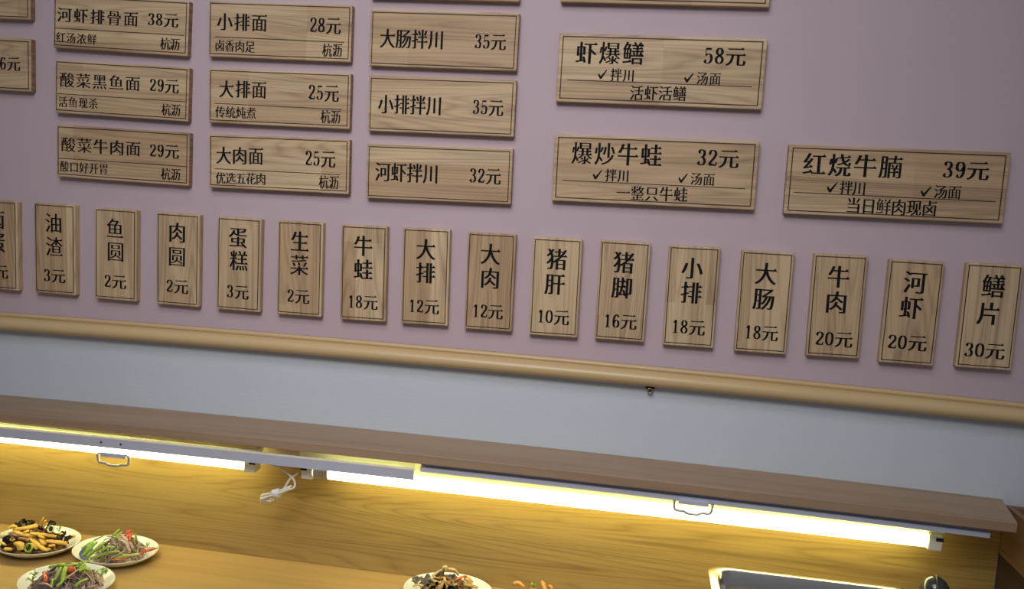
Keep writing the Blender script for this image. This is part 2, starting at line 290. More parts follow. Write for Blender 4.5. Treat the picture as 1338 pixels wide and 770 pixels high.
# ------------------------------------------------------------------ lettering outlines (heavy serif look)
GL = {"一":[[[44,423,44,357,960,357,960,423]],[[835,419,915,485,955,419,950,403]],[44,357,960,423]],
"五":[[[175,443,175,386,365,386,333,203,301,41,56,41,56,-17,946,-17,946,41,741,41,763,257,778,441,720,447,708,443,453,443,489,677,875,677,875,735,120,735,120,677,407,677,383,507,374,443],[382,41,413,202,444,386,696,386,681,219,662,41]],[[821,37,901,103,941,37,936,21],[750,731,830,797,870,731,865,715]],[56,-17,946,735]],
"优":[[[638,445,638,53,642,6,656,-22,686,-40,737,-45,853,-45,902,-36,930,-6,945,46,952,133,898,156,886,165,883,91,878,44,864,13,849,8,730,10,719,15,712,31,711,445],[706,776,777,701,833,630,883,668,825,736,752,808],[521,820,519,659,517,595,291,595,291,539,514,539,493,366,453,215,384,82,281,-21,322,-59,330,-71,443,42,520,185,566,351,589,539,950,539,950,595,592,595,596,772,596,820],[269,831,226,725,171,617,108,519,40,438,80,369,165,476,165,-72,237,-72,237,591,293,700,338,810]],[[825,591,905,657,945,591,940,575]],[40,-72,952,831]],
"传":[[[264,829,219,722,160,615,93,517,21,435,60,368,160,490,160,-70,232,-70,232,601,287,705,333,809],[477,126,545,81,618,26,683,-29,731,-74,781,-25,671,67,791,199,892,314,847,343,833,337,510,337,551,472,954,472,954,527,566,527,604,662,908,662,908,716,618,716,645,817,572,827,543,716,348,716,348,662,529,662,491,527,291,527,291,472,475,472,426,316,415,283,781,283,661,149,618,103,523,165]],[[829,523,909,589,949,523,944,507],[783,712,863,778,903,712,898,696]],[21,-74,954,829]],
"元":[[[147,754,147,698,857,698,857,754],[59,474,59,416,315,416,297,274,257,154,175,47,55,-22,89,-61,94,-71,240,16,323,121,372,255,395,416,583,416,583,50,588,0,604,-30,639,-49,697,-54,841,-54,898,-44,931,-10,948,50,957,150,900,174,887,183,884,97,875,37,858,7,837,1,706,1,681,3,670,8,661,25,659,416,942,416,942,474]],[[732,750,812,816,852,750,847,734],[817,470,897,536,937,470,932,454]],[55,-71,957,754]],
"卤":[[[450,832,450,572,112,572,112,-72,183,-72,183,-24,816,-24,816,-69,890,-69,890,572,526,572,526,685,929,685,929,737,526,737,526,832],[183,26,183,522,816,522,816,26],[276,418,418,327,471,289,412,239,355,198,296,160,242,131,298,83,410,155,524,247,623,161,693,87,745,144,673,214,575,294,654,382,715,467,643,493,590,416,518,335,415,404,318,463]],[[804,733,884,799,924,733,919,717]],[112,-72,929,832]],
"口":[[[127,727,127,-47,205,-47,205,38,796,38,796,-43,876,-43,876,727],[205,99,205,668,796,668,796,99]],[],[127,-47,876,727]],
"只":[[[602,181,754,52,824,-17,875,-74,937,-33,884,22,812,89,657,214],[332,211,282,149,213,81,134,18,57,-31,108,-77,189,-22,271,44,347,116,405,184],[235,701,765,701,765,375,235,375],[158,758,158,319,844,319,844,758]],[],[57,-77,937,758]],
"圆":[[[337,639,656,639,656,547,337,547],[271,676,271,510,727,510,727,676],[470,344,470,294,462,241,423,187,342,140,189,97,221,53,387,106,488,172,528,234,537,291,537,344],[526,166,654,106,762,48,787,92,677,147,549,203],[246,434,246,191,314,191,314,391,681,391,681,196,751,196,751,434],[81,791,81,-71,154,-71,154,-33,844,-33,844,-71,919,-71,919,791],[154,13,154,744,844,744,844,13]],[[212,635,292,701,332,635,327,619]],[81,-71,919,791]],
"大":[[[461,831,459,706,445,545,62,545,62,484,436,484,391,334,319,198,207,76,51,-18,92,-60,99,-72,256,24,371,142,451,276,501,422,571,259,660,121,771,10,903,-72,940,-21,950,-10,821,67,712,180,625,318,559,484,942,484,942,545,525,545,539,705,542,831]],[[817,541,897,607,937,541,932,525]],[51,-72,950,831]],
"好":[[[66,297,189,207,231,173,186,108,139,55,86,10,33,-22,66,-62,72,-73,130,-36,186,8,236,61,283,126,368,38,386,15,432,72,353,156,318,186,357,280,387,382,410,497,425,619,380,630,368,627,219,627,248,787,254,827,180,832,159,688,148,627,41,627,41,573,137,573,101,417],[349,573,334,472,315,386,291,308,261,232,145,316,192,500,208,573],[661,525,661,407,429,407,429,352,661,352,661,10,655,-13,641,-18,514,-17,535,-72,633,-71,693,-61,718,-48,730,-35,735,-20,738,352,960,352,960,407,738,407,738,519,788,565,840,620,887,678,925,731,879,764,861,758,474,758,474,705,819,705,742,606,703,564]],[[835,403,915,469,955,403,950,387]],[33,-73,960,832]],
"小":[[[464,818,464,24,462,7,455,-5,437,-11,274,-10,299,-72,418,-70,460,-66,492,-59,520,-46,535,-30,542,-11,545,24,545,818],[710,565,769,457,825,337,868,222,894,128,973,160,945,254,899,368,840,486,779,591],[201,583,178,485,142,374,94,267,38,182,104,144,164,234,215,344,256,462,284,570]],[],[38,-72,973,818]],
"川":[[[159,777,159,445,155,316,138,191,100,72,33,-33,80,-71,90,-83,167,32,212,162,232,302,236,445,236,777],[477,736,477,16,553,16,553,736],[813,780,813,-71,891,-71,891,780]],[],[33,-83,891,780]],
"开":[[[649,711,649,410,369,410,369,711],[52,410,52,354,290,354,270,244,231,145,163,52,62,-28,105,-67,113,-78,227,13,302,117,345,229,366,354,649,354,649,-73,726,-73,726,354,949,354,949,410,726,410,726,711,918,711,918,767,89,767,89,711,293,711,293,461,292,410]],[[824,406,904,472,944,406,939,390],[793,763,873,829,913,763,908,747]],[52,-78,949,767]],
"当":[[[127,764,162,713,199,651,229,590,249,543,318,575,298,621,266,679,228,738,191,789],[799,798,744,675,678,560,740,537,809,647,877,772],[115,30,115,-29,790,-29,790,-73,869,-73,869,478,540,478,540,832,458,832,458,478,135,478,135,419,790,419,790,258,168,258,168,202,790,202,790,30]],[],[115,-73,877,832]],
"拌":[[[395,755,442,653,473,560,539,588,506,679,457,778],[848,790,810,682,763,579,822,560,872,658,921,769],[619,831,619,510,404,510,404,456,619,456,619,276,356,276,356,221,619,221,619,-72,694,-72,694,221,962,221,962,276,694,276,694,456,927,456,927,510,694,510,694,831],[181,832,181,631,42,631,42,576,181,576,181,342,31,301,48,242,181,284,181,7,175,-16,66,-20,83,-72,166,-70,194,-67,215,-61,237,-48,244,-41,251,-21,253,306,375,344,367,397,253,363,253,576,365,576,365,631,253,631,253,832]],[[837,272,917,338,957,272,952,256],[802,506,882,572,922,506,917,490],[240,627,320,693,360,627,355,611]],[31,-72,962,832]],
"排":[[[182,832,182,630,55,630,55,576,182,576,182,340,44,304,56,244,182,282,182,14,176,-8,77,-11,94,-64,171,-62,218,-52,239,-39,245,-33,252,-13,254,303,372,338,365,392,254,360,254,576,362,576,362,630,254,630,254,832],[380,245,380,192,550,192,550,-71,623,-71,623,825,550,825,550,661,401,661,401,609,550,609,550,453,404,453,404,402,550,402,550,245],[715,825,715,-72,787,-72,787,189,962,189,962,242,787,242,787,402,941,402,941,453,787,453,787,609,950,609,950,661,787,661,787,825]],[[237,626,317,692,357,626,352,610],[837,238,917,304,957,238,952,222],[816,449,896,515,936,449,931,433],[825,657,905,723,945,657,940,641]],[44,-72,962,832]],
"整":[[[212,170,212,3,47,3,47,-45,955,-45,955,3,536,3,536,102,824,102,824,144,536,144,536,238,890,238,890,286,114,286,114,238,462,238,462,3,284,3,284,170],[86,661,86,503,247,503,196,452,147,414,95,381,47,358,82,319,125,342,170,372,214,407,256,449,256,329,322,329,322,458,431,389,456,369,482,404,423,447,350,486,322,452,322,503,487,503,487,661,322,661,322,728,513,728,513,769,322,769,322,832,256,832,256,769,57,769,57,728,256,728,256,661],[148,627,256,627,256,537,148,537],[322,627,423,627,423,537,322,537],[636,673,819,673,801,622,784,582,762,546,735,509,678,587],[637,833,615,766,583,696,544,634,500,585,546,539,605,610,644,537,696,467,652,433,606,404,554,379,504,360,539,317,643,365,690,393,736,428,778,392,822,362,869,336,920,314,955,361,908,379,860,404,817,432,776,465,812,511,841,557,866,609,889,673,952,673,952,720,668,720,703,818]],[[830,-1,910,65,950,-1,945,-17],[411,98,491,164,531,98,526,82],[699,140,779,206,819,140,814,124],[411,234,491,300,531,234,526,218],[765,282,845,348,885,282,880,266],[197,724,277,790,317,724,312,708],[388,765,468,831,508,765,503,749],[23,623,103,689,143,623,138,607],[197,623,277,689,317,623,312,607]],[47,-45,955,833]],
"日":[[[253,360,752,360,752,63,253,63],[253,418,253,705,752,705,752,418],[176,764,176,-61,253,-61,253,4,752,4,752,-56,832,-56,832,764]],[],[176,-61,832,764]],
"杀":[[[665,193,786,89,842,32,881,-15,939,22,899,67,777,177,717,224],[266,227,223,174,167,118,107,67,49,26,98,-23,158,24,221,82,282,146,330,204],[150,765,286,706,447,632,251,544,71,481,116,430,310,506,510,601,683,509,816,430,861,482,739,552,574,635,708,720,814,800,759,836,646,751,509,666,342,740,187,804],[463,465,463,348,58,348,58,295,463,295,463,9,457,-12,333,-15,355,-72,474,-67,498,-62,523,-48,534,-35,539,-20,541,295,941,295,941,348,541,348,541,465]],[[816,344,896,410,936,344,931,328]],[49,-72,941,836]],
"杭":[[[402,655,402,600,948,600,948,655],[564,821,617,708,627,679,698,704,649,810,631,842],[199,834,199,621,52,621,52,566,195,566,163,458,125,359,81,270,34,200,70,134,104,185,138,251,170,326,199,405,199,-69,268,-69,268,425,344,299,359,270,402,329,297,477,268,514,268,566,372,566,372,621,268,621,268,834],[479,483,479,307,474,222,453,133,404,45,321,-31,365,-81,459,2,517,101,546,206,553,306,553,429,741,429,741,49,746,-22,751,-33,772,-52,807,-63,905,-61,931,-50,947,-33,956,-11,966,123,908,155,905,35,892,-7,871,-13,827,-11,818,0,814,46,814,483]],[[823,651,903,717,943,651,938,635],[247,617,327,683,367,617,362,601]],[34,-81,966,842]],
"汤":[[[103,777,196,724,273,668,311,719,233,771,137,821],[53,502,147,450,224,394,261,446,183,498,87,546],[78,-12,142,-54,219,97,292,257,234,299,155,130],[379,441,410,451,527,454,484,365,435,293,376,230,313,183,363,144,431,200,496,271,551,353,597,454,716,454,654,293,575,161,476,49,361,-35,411,-74,531,19,634,138,719,280,786,454,863,454,847,258,832,129,815,48,792,2,777,-10,667,-8,681,-54,682,-63,790,-63,831,-53,861,-28,883,13,904,106,921,257,938,480,940,509,498,509,599,572,764,691,843,756,796,792,779,785,344,785,344,730,714,730,558,612,432,531,375,504,354,498]],[],[53,-74,940,821]],
"沥":[[[95,769,178,711,246,651,290,699,221,755,135,810],[49,503,135,450,206,396,246,445,174,496,86,545],[67,-6,132,-48,202,97,269,252,210,294,138,132],[327,784,327,480,325,354,312,218,283,82,231,-36,291,-74,347,52,381,198,396,345,400,480,400,732,947,732,947,784],[598,673,595,523,452,523,452,467,593,467,577,312,547,180,497,65,421,-26,460,-61,468,-72,553,28,611,153,645,298,663,467,843,467,833,267,821,136,809,56,790,10,775,-1,661,1,676,-44,677,-53,787,-53,823,-45,838,-38,852,-25,875,22,891,115,904,268,915,495,916,523,666,523,670,673]],[[822,780,902,846,942,780,937,764]],[49,-74,947,810]],
"河":[[[38,502,182,419,218,396,253,448,118,524,72,548],[66,-13,126,-61,217,91,303,254,251,301,157,130],[85,775,231,689,267,665,310,724,310,712,811,712,811,30,809,11,801,-1,781,-8,646,-8,585,-6,609,-70,747,-68,795,-64,830,-57,860,-43,875,-26,882,-7,885,29,885,712,964,712,964,769,310,769,310,714,168,795,121,820],[370,557,370,139,439,139,439,209,686,209,686,557],[439,504,616,504,616,261,439,261]],[],[38,-70,964,820]],
"油":[[[100,777,202,722,287,664,325,718,238,771,135,821],[48,503,148,450,231,394,267,447,182,499,82,547],[80,-13,142,-59,219,75,293,217,239,263,158,113],[603,46,438,46,438,282,603,282],[676,46,676,282,848,282,848,46],[367,623,367,-69,438,-69,438,-10,848,-10,848,-63,921,-63,921,623,676,623,676,830,603,830,603,623],[603,339,438,339,438,566,603,566],[676,339,676,566,848,566,848,339]],[],[48,-69,921,830]],
"活":[[[97,777,243,693,279,668,316,720,179,797,132,820],[48,502,192,419,228,396,263,448,128,524,82,548],[69,-13,130,-61,221,91,307,254,255,301,161,130],[320,539,320,483,609,483,609,301,392,301,392,-71,462,-71,462,-28,819,-28,819,-66,891,-66,891,301,680,301,680,483,957,483,957,539,680,539,680,730,803,755,903,783,856,829,757,801,635,776,502,755,370,739,387,691,552,710,609,718,609,539],[462,24,462,248,819,248,819,24]],[[832,535,912,601,952,535,947,519]],[48,-71,957,829]],
"浓":[[[94,774,176,717,244,660,289,708,219,761,134,815],[43,503,126,449,192,395,235,443,166,495,82,546],[418,-69,476,-39,683,37,675,89,502,31,502,364,490,364,554,466,604,574,649,369,714,196,806,57,924,-44,970,10,906,54,849,114,800,183,757,267,889,359,927,388,882,434,778,347,737,316,694,463,664,627,864,627,864,525,935,525,935,677,639,677,670,812,598,822,566,677,312,677,312,525,380,525,380,627,551,627,498,503,435,402,356,316,256,243,191,277,125,120,59,-13,130,-42,190,90,254,246,305,198,370,244,433,301,433,56,428,25,414,3,391,-14]],[],[43,-69,970,822]],
"渣":[[[276,9,276,-38,964,-38,964,9],[97,781,193,728,238,696,271,669,308,722,274,748,179,802,131,824],[44,510,141,461,220,406,257,459,176,510,78,555],[71,-15,133,-60,218,93,300,257,245,302,157,130],[473,233,778,233,778,135,473,135],[473,368,778,368,778,271,473,271],[405,409,405,93,848,93,848,409],[588,833,588,710,322,710,322,661,539,661,479,590,420,534,355,485,293,451,334,403,401,445,469,499,531,562,588,634,588,451,661,451,661,635,720,567,786,506,855,454,923,414,965,462,902,494,835,540,772,593,708,661,948,661,948,710,661,710,661,833]],[[839,5,919,71,959,5,954,-11],[348,229,428,295,468,229,463,213],[348,364,428,430,468,364,463,348],[823,706,903,772,943,706,938,690]],[44,-60,965,833]],
"炒":[[[81,627,68,507,55,444,41,397,97,375,113,427,126,494,138,620],[355,658,304,503,287,462,330,442,395,587,414,634],[492,662,463,507,442,432,419,374,480,343,504,405,527,484,561,649],[779,656,843,521,869,450,886,394,952,419,935,474,907,543,874,615,841,677],[837,344,771,217,669,112,532,34,367,-17,395,-60,399,-70,577,-12,721,72,831,184,904,323],[633,832,633,229,705,229,705,832],[195,827,195,493,191,354,171,218,125,87,45,-28,86,-68,94,-79,146,-16,188,53,219,126,242,206,337,91,357,64,402,115,287,241,255,274,266,439,266,827]],[],[41,-79,952,832]],
"炖":[[[87,627,73,506,60,444,45,397,102,375,118,427,131,494,144,620],[349,651,305,497,290,456,336,436,393,580,411,627],[437,534,437,210,637,210,637,65,639,12,646,-22,653,-35,666,-47,709,-63,747,-66,872,-64,906,-59,936,-42,951,-19,963,51,964,75,908,101,896,111,890,20,878,-1,851,-11,736,-9,720,1,712,37,711,210,840,210,840,143,912,143,912,535,840,535,840,264,711,264,711,644,954,644,954,698,711,698,711,830,637,830,637,698,414,698,414,644,637,644,637,264,508,264,508,534],[193,827,193,494,189,355,168,218,121,87,38,-29,87,-78,138,-18,180,48,212,118,235,195,329,61,347,29,398,81,283,230,251,268,263,438,263,827]],[[829,694,909,760,949,694,944,678]],[38,-78,964,830]],
"烧":[[[329,661,288,507,274,466,314,445,369,591,386,637],[104,629,99,573,88,508,72,446,54,401,107,377,128,428,144,494,155,563,160,621],[190,825,190,495,186,358,166,223,121,94,42,-20,87,-65,135,-7,175,57,205,125,228,199,316,77,334,50,380,99,272,232,241,266,253,383,255,825],[846,642,818,611,781,578,738,548,689,520,640,615,624,658,927,689,919,736,611,705,594,803,593,827,524,827,542,698,399,684,407,636,556,651,589,566,630,490,513,448,399,419,435,372,549,406,663,451,709,405,755,375,801,357,849,351,891,358,919,379,935,414,946,473,902,495,893,504,889,463,882,432,867,407,852,402,819,407,786,421,755,443,720,477,779,512,828,546,872,584,905,619],[373,297,373,248,526,248,511,149,476,70,423,18,335,-22,367,-64,372,-75,474,-26,546,47,581,129,600,248,696,248,696,24,699,-15,711,-38,739,-53,785,-57,878,-57,918,-50,941,-29,954,6,961,66,910,85,899,92,892,10,881,-9,872,-12,784,-11,776,-7,769,24,769,248,940,248,940,297]],[[794,732,874,798,914,732,909,716],[815,293,895,359,935,293,930,277]],[42,-75,961,827]],
"煮":[[[305,286,745,286,745,190,305,190],[305,418,745,418,745,323,305,323],[341,87,357,-34,358,-63,432,-53,418,59,410,93],[553,89,597,-31,605,-61,677,-44,636,69,620,103],[764,96,829,10,878,-71,944,-43,893,36,824,120],[172,120,151,78,121,31,87,-11,57,-40,117,-70,151,-36,187,8,218,57,241,101],[821,801,767,747,702,694,630,643,548,594,474,594,474,706,699,706,699,753,474,753,474,832,399,832,399,753,145,753,145,706,399,706,399,594,58,594,58,545,453,544,326,491,228,455,128,425,31,400,63,346,188,383,232,398,232,151,821,151,821,456,392,456,534,523,575,545,945,545,945,594,662,594,787,685,877,768]],[[180,282,260,348,300,282,295,266],[180,414,260,480,300,414,295,398],[574,749,654,815,694,749,689,733],[820,590,900,656,940,590,935,574]],[31,-71,945,832]],
"爆":[[[83,627,69,507,56,444,42,397,90,378,105,430,127,565,131,621],[299,651,262,497,250,456,290,439,339,584,353,631],[461,178,511,119,520,104,564,134,518,189,502,204],[462,660,831,660,831,583,462,583],[462,768,831,768,831,692,462,692],[165,827,165,491,161,353,144,218,106,88,39,-28,84,-71,124,-14,158,50,184,117,203,190,279,67,294,39,340,85,245,223,216,262,228,435,228,827],[717,431,717,343,564,343,564,431],[717,471,564,471,564,547,717,547],[395,803,395,547,496,547,496,471,368,471,368,431,496,431,496,343,332,343,332,303,503,303,451,259,408,228,363,202,324,184,356,147,408,175,462,211,512,253,558,303,745,303,787,250,834,206,886,168,936,139,969,176,929,195,884,224,842,257,795,303,952,303,952,343,787,343,787,431,924,431,924,471,787,471,787,547,900,547,900,803],[335,6,354,-35,611,70,610,-23,600,-32,506,-32,524,-71,625,-68,665,-53,673,-44,678,-12,678,66,797,12,889,-41,921,-4,803,58,749,81,827,168,785,194,705,98,678,107,678,258,611,258,611,109,461,51]],[[337,656,417,722,457,656,452,640],[337,764,417,830,457,764,452,748],[439,427,519,493,559,427,554,411],[439,543,519,609,559,543,554,527],[827,339,907,405,947,339,942,323],[662,427,742,493,782,427,777,411],[799,467,879,533,919,467,914,451],[662,543,742,609,782,543,777,527]],[39,-71,969,827]],
"片":[[[180,806,180,481,176,348,157,216,116,90,42,-21,97,-77,155,-1,199,84,228,174,247,275,668,275,668,-72,749,-72,749,336,254,336,258,481,258,512,903,512,903,573,621,573,621,831,542,831,542,573,258,573,258,806]],[[778,569,858,635,898,569,893,553]],[42,-77,903,831]],
"牛":[[[472,832,472,649,256,649,306,791,230,805,200,712,159,616,110,529,58,461,124,424,175,495,229,592,472,592,472,337,52,337,52,279,472,279,472,-71,551,-71,551,279,950,279,950,337,551,337,551,592,894,592,894,649,551,649,551,832]],[[825,333,905,399,945,333,940,317],[769,645,849,711,889,645,884,629]],[52,-71,950,832]],
"猪":[[[289,819,219,717,173,776,121,827,75,792,129,733,174,666,103,597,34,546,73,486,169,569,203,605,233,502,239,465,200,397,149,329,93,270,37,226,77,168,119,205,164,250,206,301,247,359,246,211,240,127,230,60,212,12,190,-3,82,-4,93,-32,98,-62,188,-61,229,-55,256,-41,268,-31,293,19,309,91,317,179,320,281,367,225,482,294,482,-71,553,-71,553,-32,822,-32,822,-71,895,-71,895,364,582,364,712,480,959,480,959,531,764,531,863,655,939,773,876,797,800,678,800,719,641,719,641,832,568,832,568,719,393,719,393,669,568,669,568,531,347,531,347,480,625,480,543,413,473,361,399,315,320,273,318,397,308,486,289,573,254,660,325,757,341,784],[641,669,796,669,710,566,677,531,641,531],[553,146,822,146,822,15,553,15],[553,191,553,316,822,316,822,191]],[[834,527,914,593,954,527,949,511]],[34,-71,959,832]],
"现":[[[432,783,432,267,504,267,504,733,807,733,807,267,881,267,881,783],[45,93,59,34,219,83,400,136,393,192,261,152,261,421,366,421,366,475,261,475,261,710,386,710,386,764,55,764,55,710,189,710,189,475,70,475,70,421,189,421,189,131],[617,632,617,447,608,325,571,198,486,75,338,-31,378,-77,485,-8,566,70,623,154,660,246,660,32,665,-5,679,-28,713,-43,756,-46,847,-46,902,-37,932,-7,946,46,954,137,906,158,894,168,890,87,883,35,867,1,849,-5,750,-3,740,2,732,17,730,268,667,268,683,362,687,445,687,632]],[[241,471,321,537,361,471,356,455],[261,760,341,826,381,760,376,744]],[45,-77,954,783]],
"生":[[[237,817,207,718,164,618,114,527,60,456,122,414,174,485,228,581,463,581,463,344,165,344,165,288,463,288,463,17,55,17,55,-40,949,-40,949,17,541,17,541,288,865,288,865,344,541,344,541,581,901,581,901,638,541,638,541,832,463,832,463,638,255,638,302,766,312,800]],[[824,13,904,79,944,13,939,-3],[740,340,820,406,860,340,855,324],[776,634,856,700,896,634,891,618]],[55,-40,949,832]],
"糕":[[[544,137,559,33,565,-60,630,-51,622,39,604,142],[679,142,709,38,726,-55,789,-43,771,49,739,150],[818,148,868,35,888,-25,899,-69,964,-46,952,-3,904,116,878,167],[431,157,416,104,394,44,368,-12,342,-51,402,-73,430,-30,457,28,480,90,494,145],[55,759,87,652,105,553,160,567,140,666,106,772],[339,777,293,609,277,566,323,551,383,710,400,761],[793,832,751,715,730,669,559,676,614,700,591,762,555,829,489,811,535,710,547,669,416,669,416,615,632,615,632,479,435,479,435,427,632,427,632,279,393,279,393,224,955,224,955,279,709,279,709,427,912,427,912,479,709,479,709,615,941,615,941,669,801,669,868,813],[46,500,46,445,179,445,146,351,109,265,68,187,26,124,62,56,95,107,128,171,189,321,189,-71,258,-71,258,342,340,222,381,272,286,380,258,408,258,445,385,445,385,500,258,500,258,832,189,832,189,500]],[[830,275,910,341,950,275,945,259],[787,475,867,541,907,475,902,459],[816,665,896,731,936,665,931,649],[260,496,340,562,380,496,375,480]],[26,-73,964,832]],
"红":[[[40,45,51,-17,214,19,400,60,394,115,201,76],[57,431,101,443,242,463,143,339,80,274,62,259,44,251,65,191,87,200,235,228,402,255,399,305,163,272,237,354,299,429,409,585,347,624,278,514,135,501,190,580,280,731,316,804,244,833,207,749,124,599,65,516,51,501,37,493],[409,52,409,-7,957,-7,957,52,722,52,722,679,936,679,936,738,423,738,423,679,641,679,641,52]],[[269,111,349,177,389,111,384,95],[274,301,354,367,394,301,389,285],[832,48,912,114,952,48,947,32],[811,734,891,800,931,734,926,718]],[37,-17,957,833]],
"统":[[[698,344,698,36,702,-10,713,-32,740,-47,785,-52,872,-52,914,-44,938,-17,951,29,957,107,905,130,894,139,887,30,876,2,866,-1,786,-1,777,3,772,36,772,344],[509,342,501,218,472,109,413,31,324,-19,357,-60,363,-71,476,-2,537,81,571,199,583,342],[44,46,58,-14,209,34,377,89,368,140,192,87],[599,817,654,687,407,687,407,635,597,635,513,522,453,448,421,425,390,414,410,355,439,364,627,386,843,407,885,332,944,365,881,466,801,577,747,549,815,451,522,426,640,582,678,635,948,635,948,687,652,694,719,721,666,835],[58,430,143,449,229,461,138,339,79,272,61,257,44,249,65,189,85,199,218,234,369,268,368,318,166,279,233,360,342,513,388,588,325,626,261,514,131,500,184,579,271,731,306,804,233,837,198,753,120,601,64,517,50,502,36,494]],[[823,683,903,749,943,683,938,667],[243,314,323,380,363,314,358,298]],[36,-71,957,837]],
"肉":[[[96,684,96,-72,171,-72,171,627,449,627,415,546,369,482,304,427,221,386,252,350,257,341,331,375,393,416,443,464,484,523,623,434,731,352,774,403,655,486,508,575,526,627,830,627,830,17,824,-10,808,-15,664,-13,683,-74,791,-72,830,-68,858,-62,884,-48,896,-33,902,-16,904,684,539,684,556,829,477,829,461,684],[470,397,448,315,403,229,327,153,216,97,253,52,330,87,394,129,445,177,488,236,618,137,718,50,767,98,654,191,516,289,546,397]],[],[96,-74,904,829]],
"肝":[[[431,434,431,375,654,375,654,-71,732,-71,732,375,962,375,962,434,732,434,732,721,929,721,929,780,462,780,462,721,654,721,654,434],[108,795,108,444,106,325,97,196,75,69,37,-41,96,-75,124,-4,146,80,161,169,171,267,333,267,333,18,327,-4,216,-7,232,-63,317,-61,345,-58,366,-53,382,-44,393,-30,400,-9,402,795],[176,741,333,741,333,561,176,561],[176,507,333,507,333,322,174,322]],[[837,430,917,496,957,430,952,414],[804,776,884,842,924,776,919,760]],[37,-75,962,795]],
"肠":[[[98,795,98,444,96,325,88,197,68,70,32,-40,90,-73,116,-3,136,81,150,170,159,267,290,267,290,15,285,-6,189,-9,204,-63,280,-61,305,-57,324,-52,344,-38,352,-26,358,14,358,795],[164,743,290,743,290,561,164,561],[164,508,290,508,290,321,162,321],[441,442,471,452,576,455,540,366,498,292,447,227,393,179,441,142,500,199,555,271,602,355,641,455,734,455,677,295,604,162,511,50,403,-36,454,-73,566,21,663,140,741,282,804,455,868,455,852,258,836,127,819,47,797,0,782,-11,672,-9,686,-53,686,-61,792,-61,833,-52,862,-28,883,13,904,106,922,257,938,480,940,508,553,508,648,571,804,692,879,757,831,793,812,785,414,785,414,730,750,730,608,614,490,534,436,506,416,499]],[],[32,-73,940,795]],
"胃":[[[126,778,126,466,875,466,875,778],[730,344,730,258,267,258,267,344],[192,387,192,-72,267,-72,267,87,730,87,729,-8,716,-19,576,-20,596,-69,735,-64,762,-59,786,-47,798,-34,803,-21,805,387],[267,218,730,218,730,129,267,129],[200,604,460,604,460,507,200,507],[533,604,799,604,799,507,533,507],[200,737,460,737,460,641,200,641],[533,737,799,737,799,641,533,641]],[[142,340,222,406,262,340,257,324],[142,214,222,280,262,214,257,198],[75,600,155,666,195,600,190,584],[408,600,488,666,528,600,523,584],[75,733,155,799,195,733,190,717],[408,733,488,799,528,733,523,717]],[126,-72,875,778]],
"脚":[[[86,795,86,442,85,324,77,195,61,67,31,-43,85,-73,106,-2,123,82,143,268,261,268,261,9,256,-11,171,-14,185,-64,252,-62,298,-51,311,-40,318,-29,323,8,323,795],[147,743,261,743,261,561,147,561],[147,509,261,509,261,322,145,322],[694,774,694,-72,760,-72,760,719,866,719,866,172,862,153,781,150,798,96,860,98,907,110,920,121,927,133,932,170,932,774],[374,33,391,41,598,85,609,23,663,43,637,160,593,291,543,276,589,128,435,102,485,238,526,383,661,383,661,439,541,439,541,611,644,611,644,666,541,666,541,827,477,827,477,666,371,666,371,611,477,611,477,439,352,439,352,383,458,383,422,234,384,125,361,86,356,84]],[[536,435,616,501,656,435,651,419],[519,662,599,728,639,662,634,646]],[31,-73,932,827]],
"腩":[[[530,449,573,344,622,364,576,466],[99,795,99,444,97,325,89,197,68,70,33,-40,90,-73,116,-2,136,82,150,171,159,269,272,269,272,8,266,-12,180,-15,195,-67,263,-65,311,-54,325,-43,332,-31,338,8,338,795],[164,743,272,743,272,563,164,563],[164,511,272,511,272,321,162,321],[632,834,624,722,378,722,378,671,620,671,606,553,400,553,400,-71,468,-71,468,505,858,505,858,6,853,-14,755,-17,772,-70,846,-68,871,-65,891,-59,913,-46,920,-34,926,5,926,553,672,553,689,671,949,671,949,722,696,722,708,826],[738,467,679,324,511,324,511,286,630,286,630,179,502,179,502,139,630,139,630,-28,693,-28,693,139,825,139,825,179,693,179,693,286,816,286,816,324,732,324,790,452]],[[824,718,904,784,944,718,939,702],[700,175,780,241,820,175,815,159],[568,282,648,348,688,282,683,266]],[33,-73,949,834]],
"花":[[[853,478,741,399,597,316,597,552,520,552,520,277,407,224,371,209,394,164,520,218,520,59,526,3,544,-30,585,-50,649,-56,834,-56,895,-46,930,-15,949,38,959,125,902,148,890,157,885,84,874,31,855,6,831,0,656,0,624,3,610,9,599,29,597,254,761,339,836,383,899,425],[304,557,258,475,197,392,128,318,58,260,113,213,216,311,216,-71,292,-71,292,403,358,505,374,535],[628,832,628,735,376,735,376,832,301,832,301,735,60,735,60,679,301,679,301,593,376,593,376,679,628,679,628,588,705,588,705,679,939,679,939,735,705,735,705,832]],[[814,731,894,797,934,731,929,715]],[58,-71,959,832]],
"菜":[[[813,637,667,612,485,592,287,579,94,571,106,522,307,529,512,543,704,564,859,592],[142,457,191,387,223,319,287,346,253,413,200,482],[417,483,451,416,470,354,539,377,517,438,480,503],[805,519,757,425,700,337,753,312,849,448,877,493],[629,832,629,762,370,762,370,832,294,832,294,762,61,762,61,711,294,711,294,631,370,631,370,711,629,711,629,642,705,642,705,711,942,711,942,762,705,762,705,832],[459,333,459,256,58,256,58,204,409,204,318,132,229,77,133,31,42,-1,85,-54,183,-14,283,39,376,103,459,177,459,-72,537,-72,537,179,618,105,711,42,811,-9,913,-48,954,6,860,36,762,79,673,132,583,204,946,204,946,256,537,256,537,333]],[[817,758,897,824,937,758,932,742],[821,252,901,318,941,252,936,236]],[42,-72,954,832]],
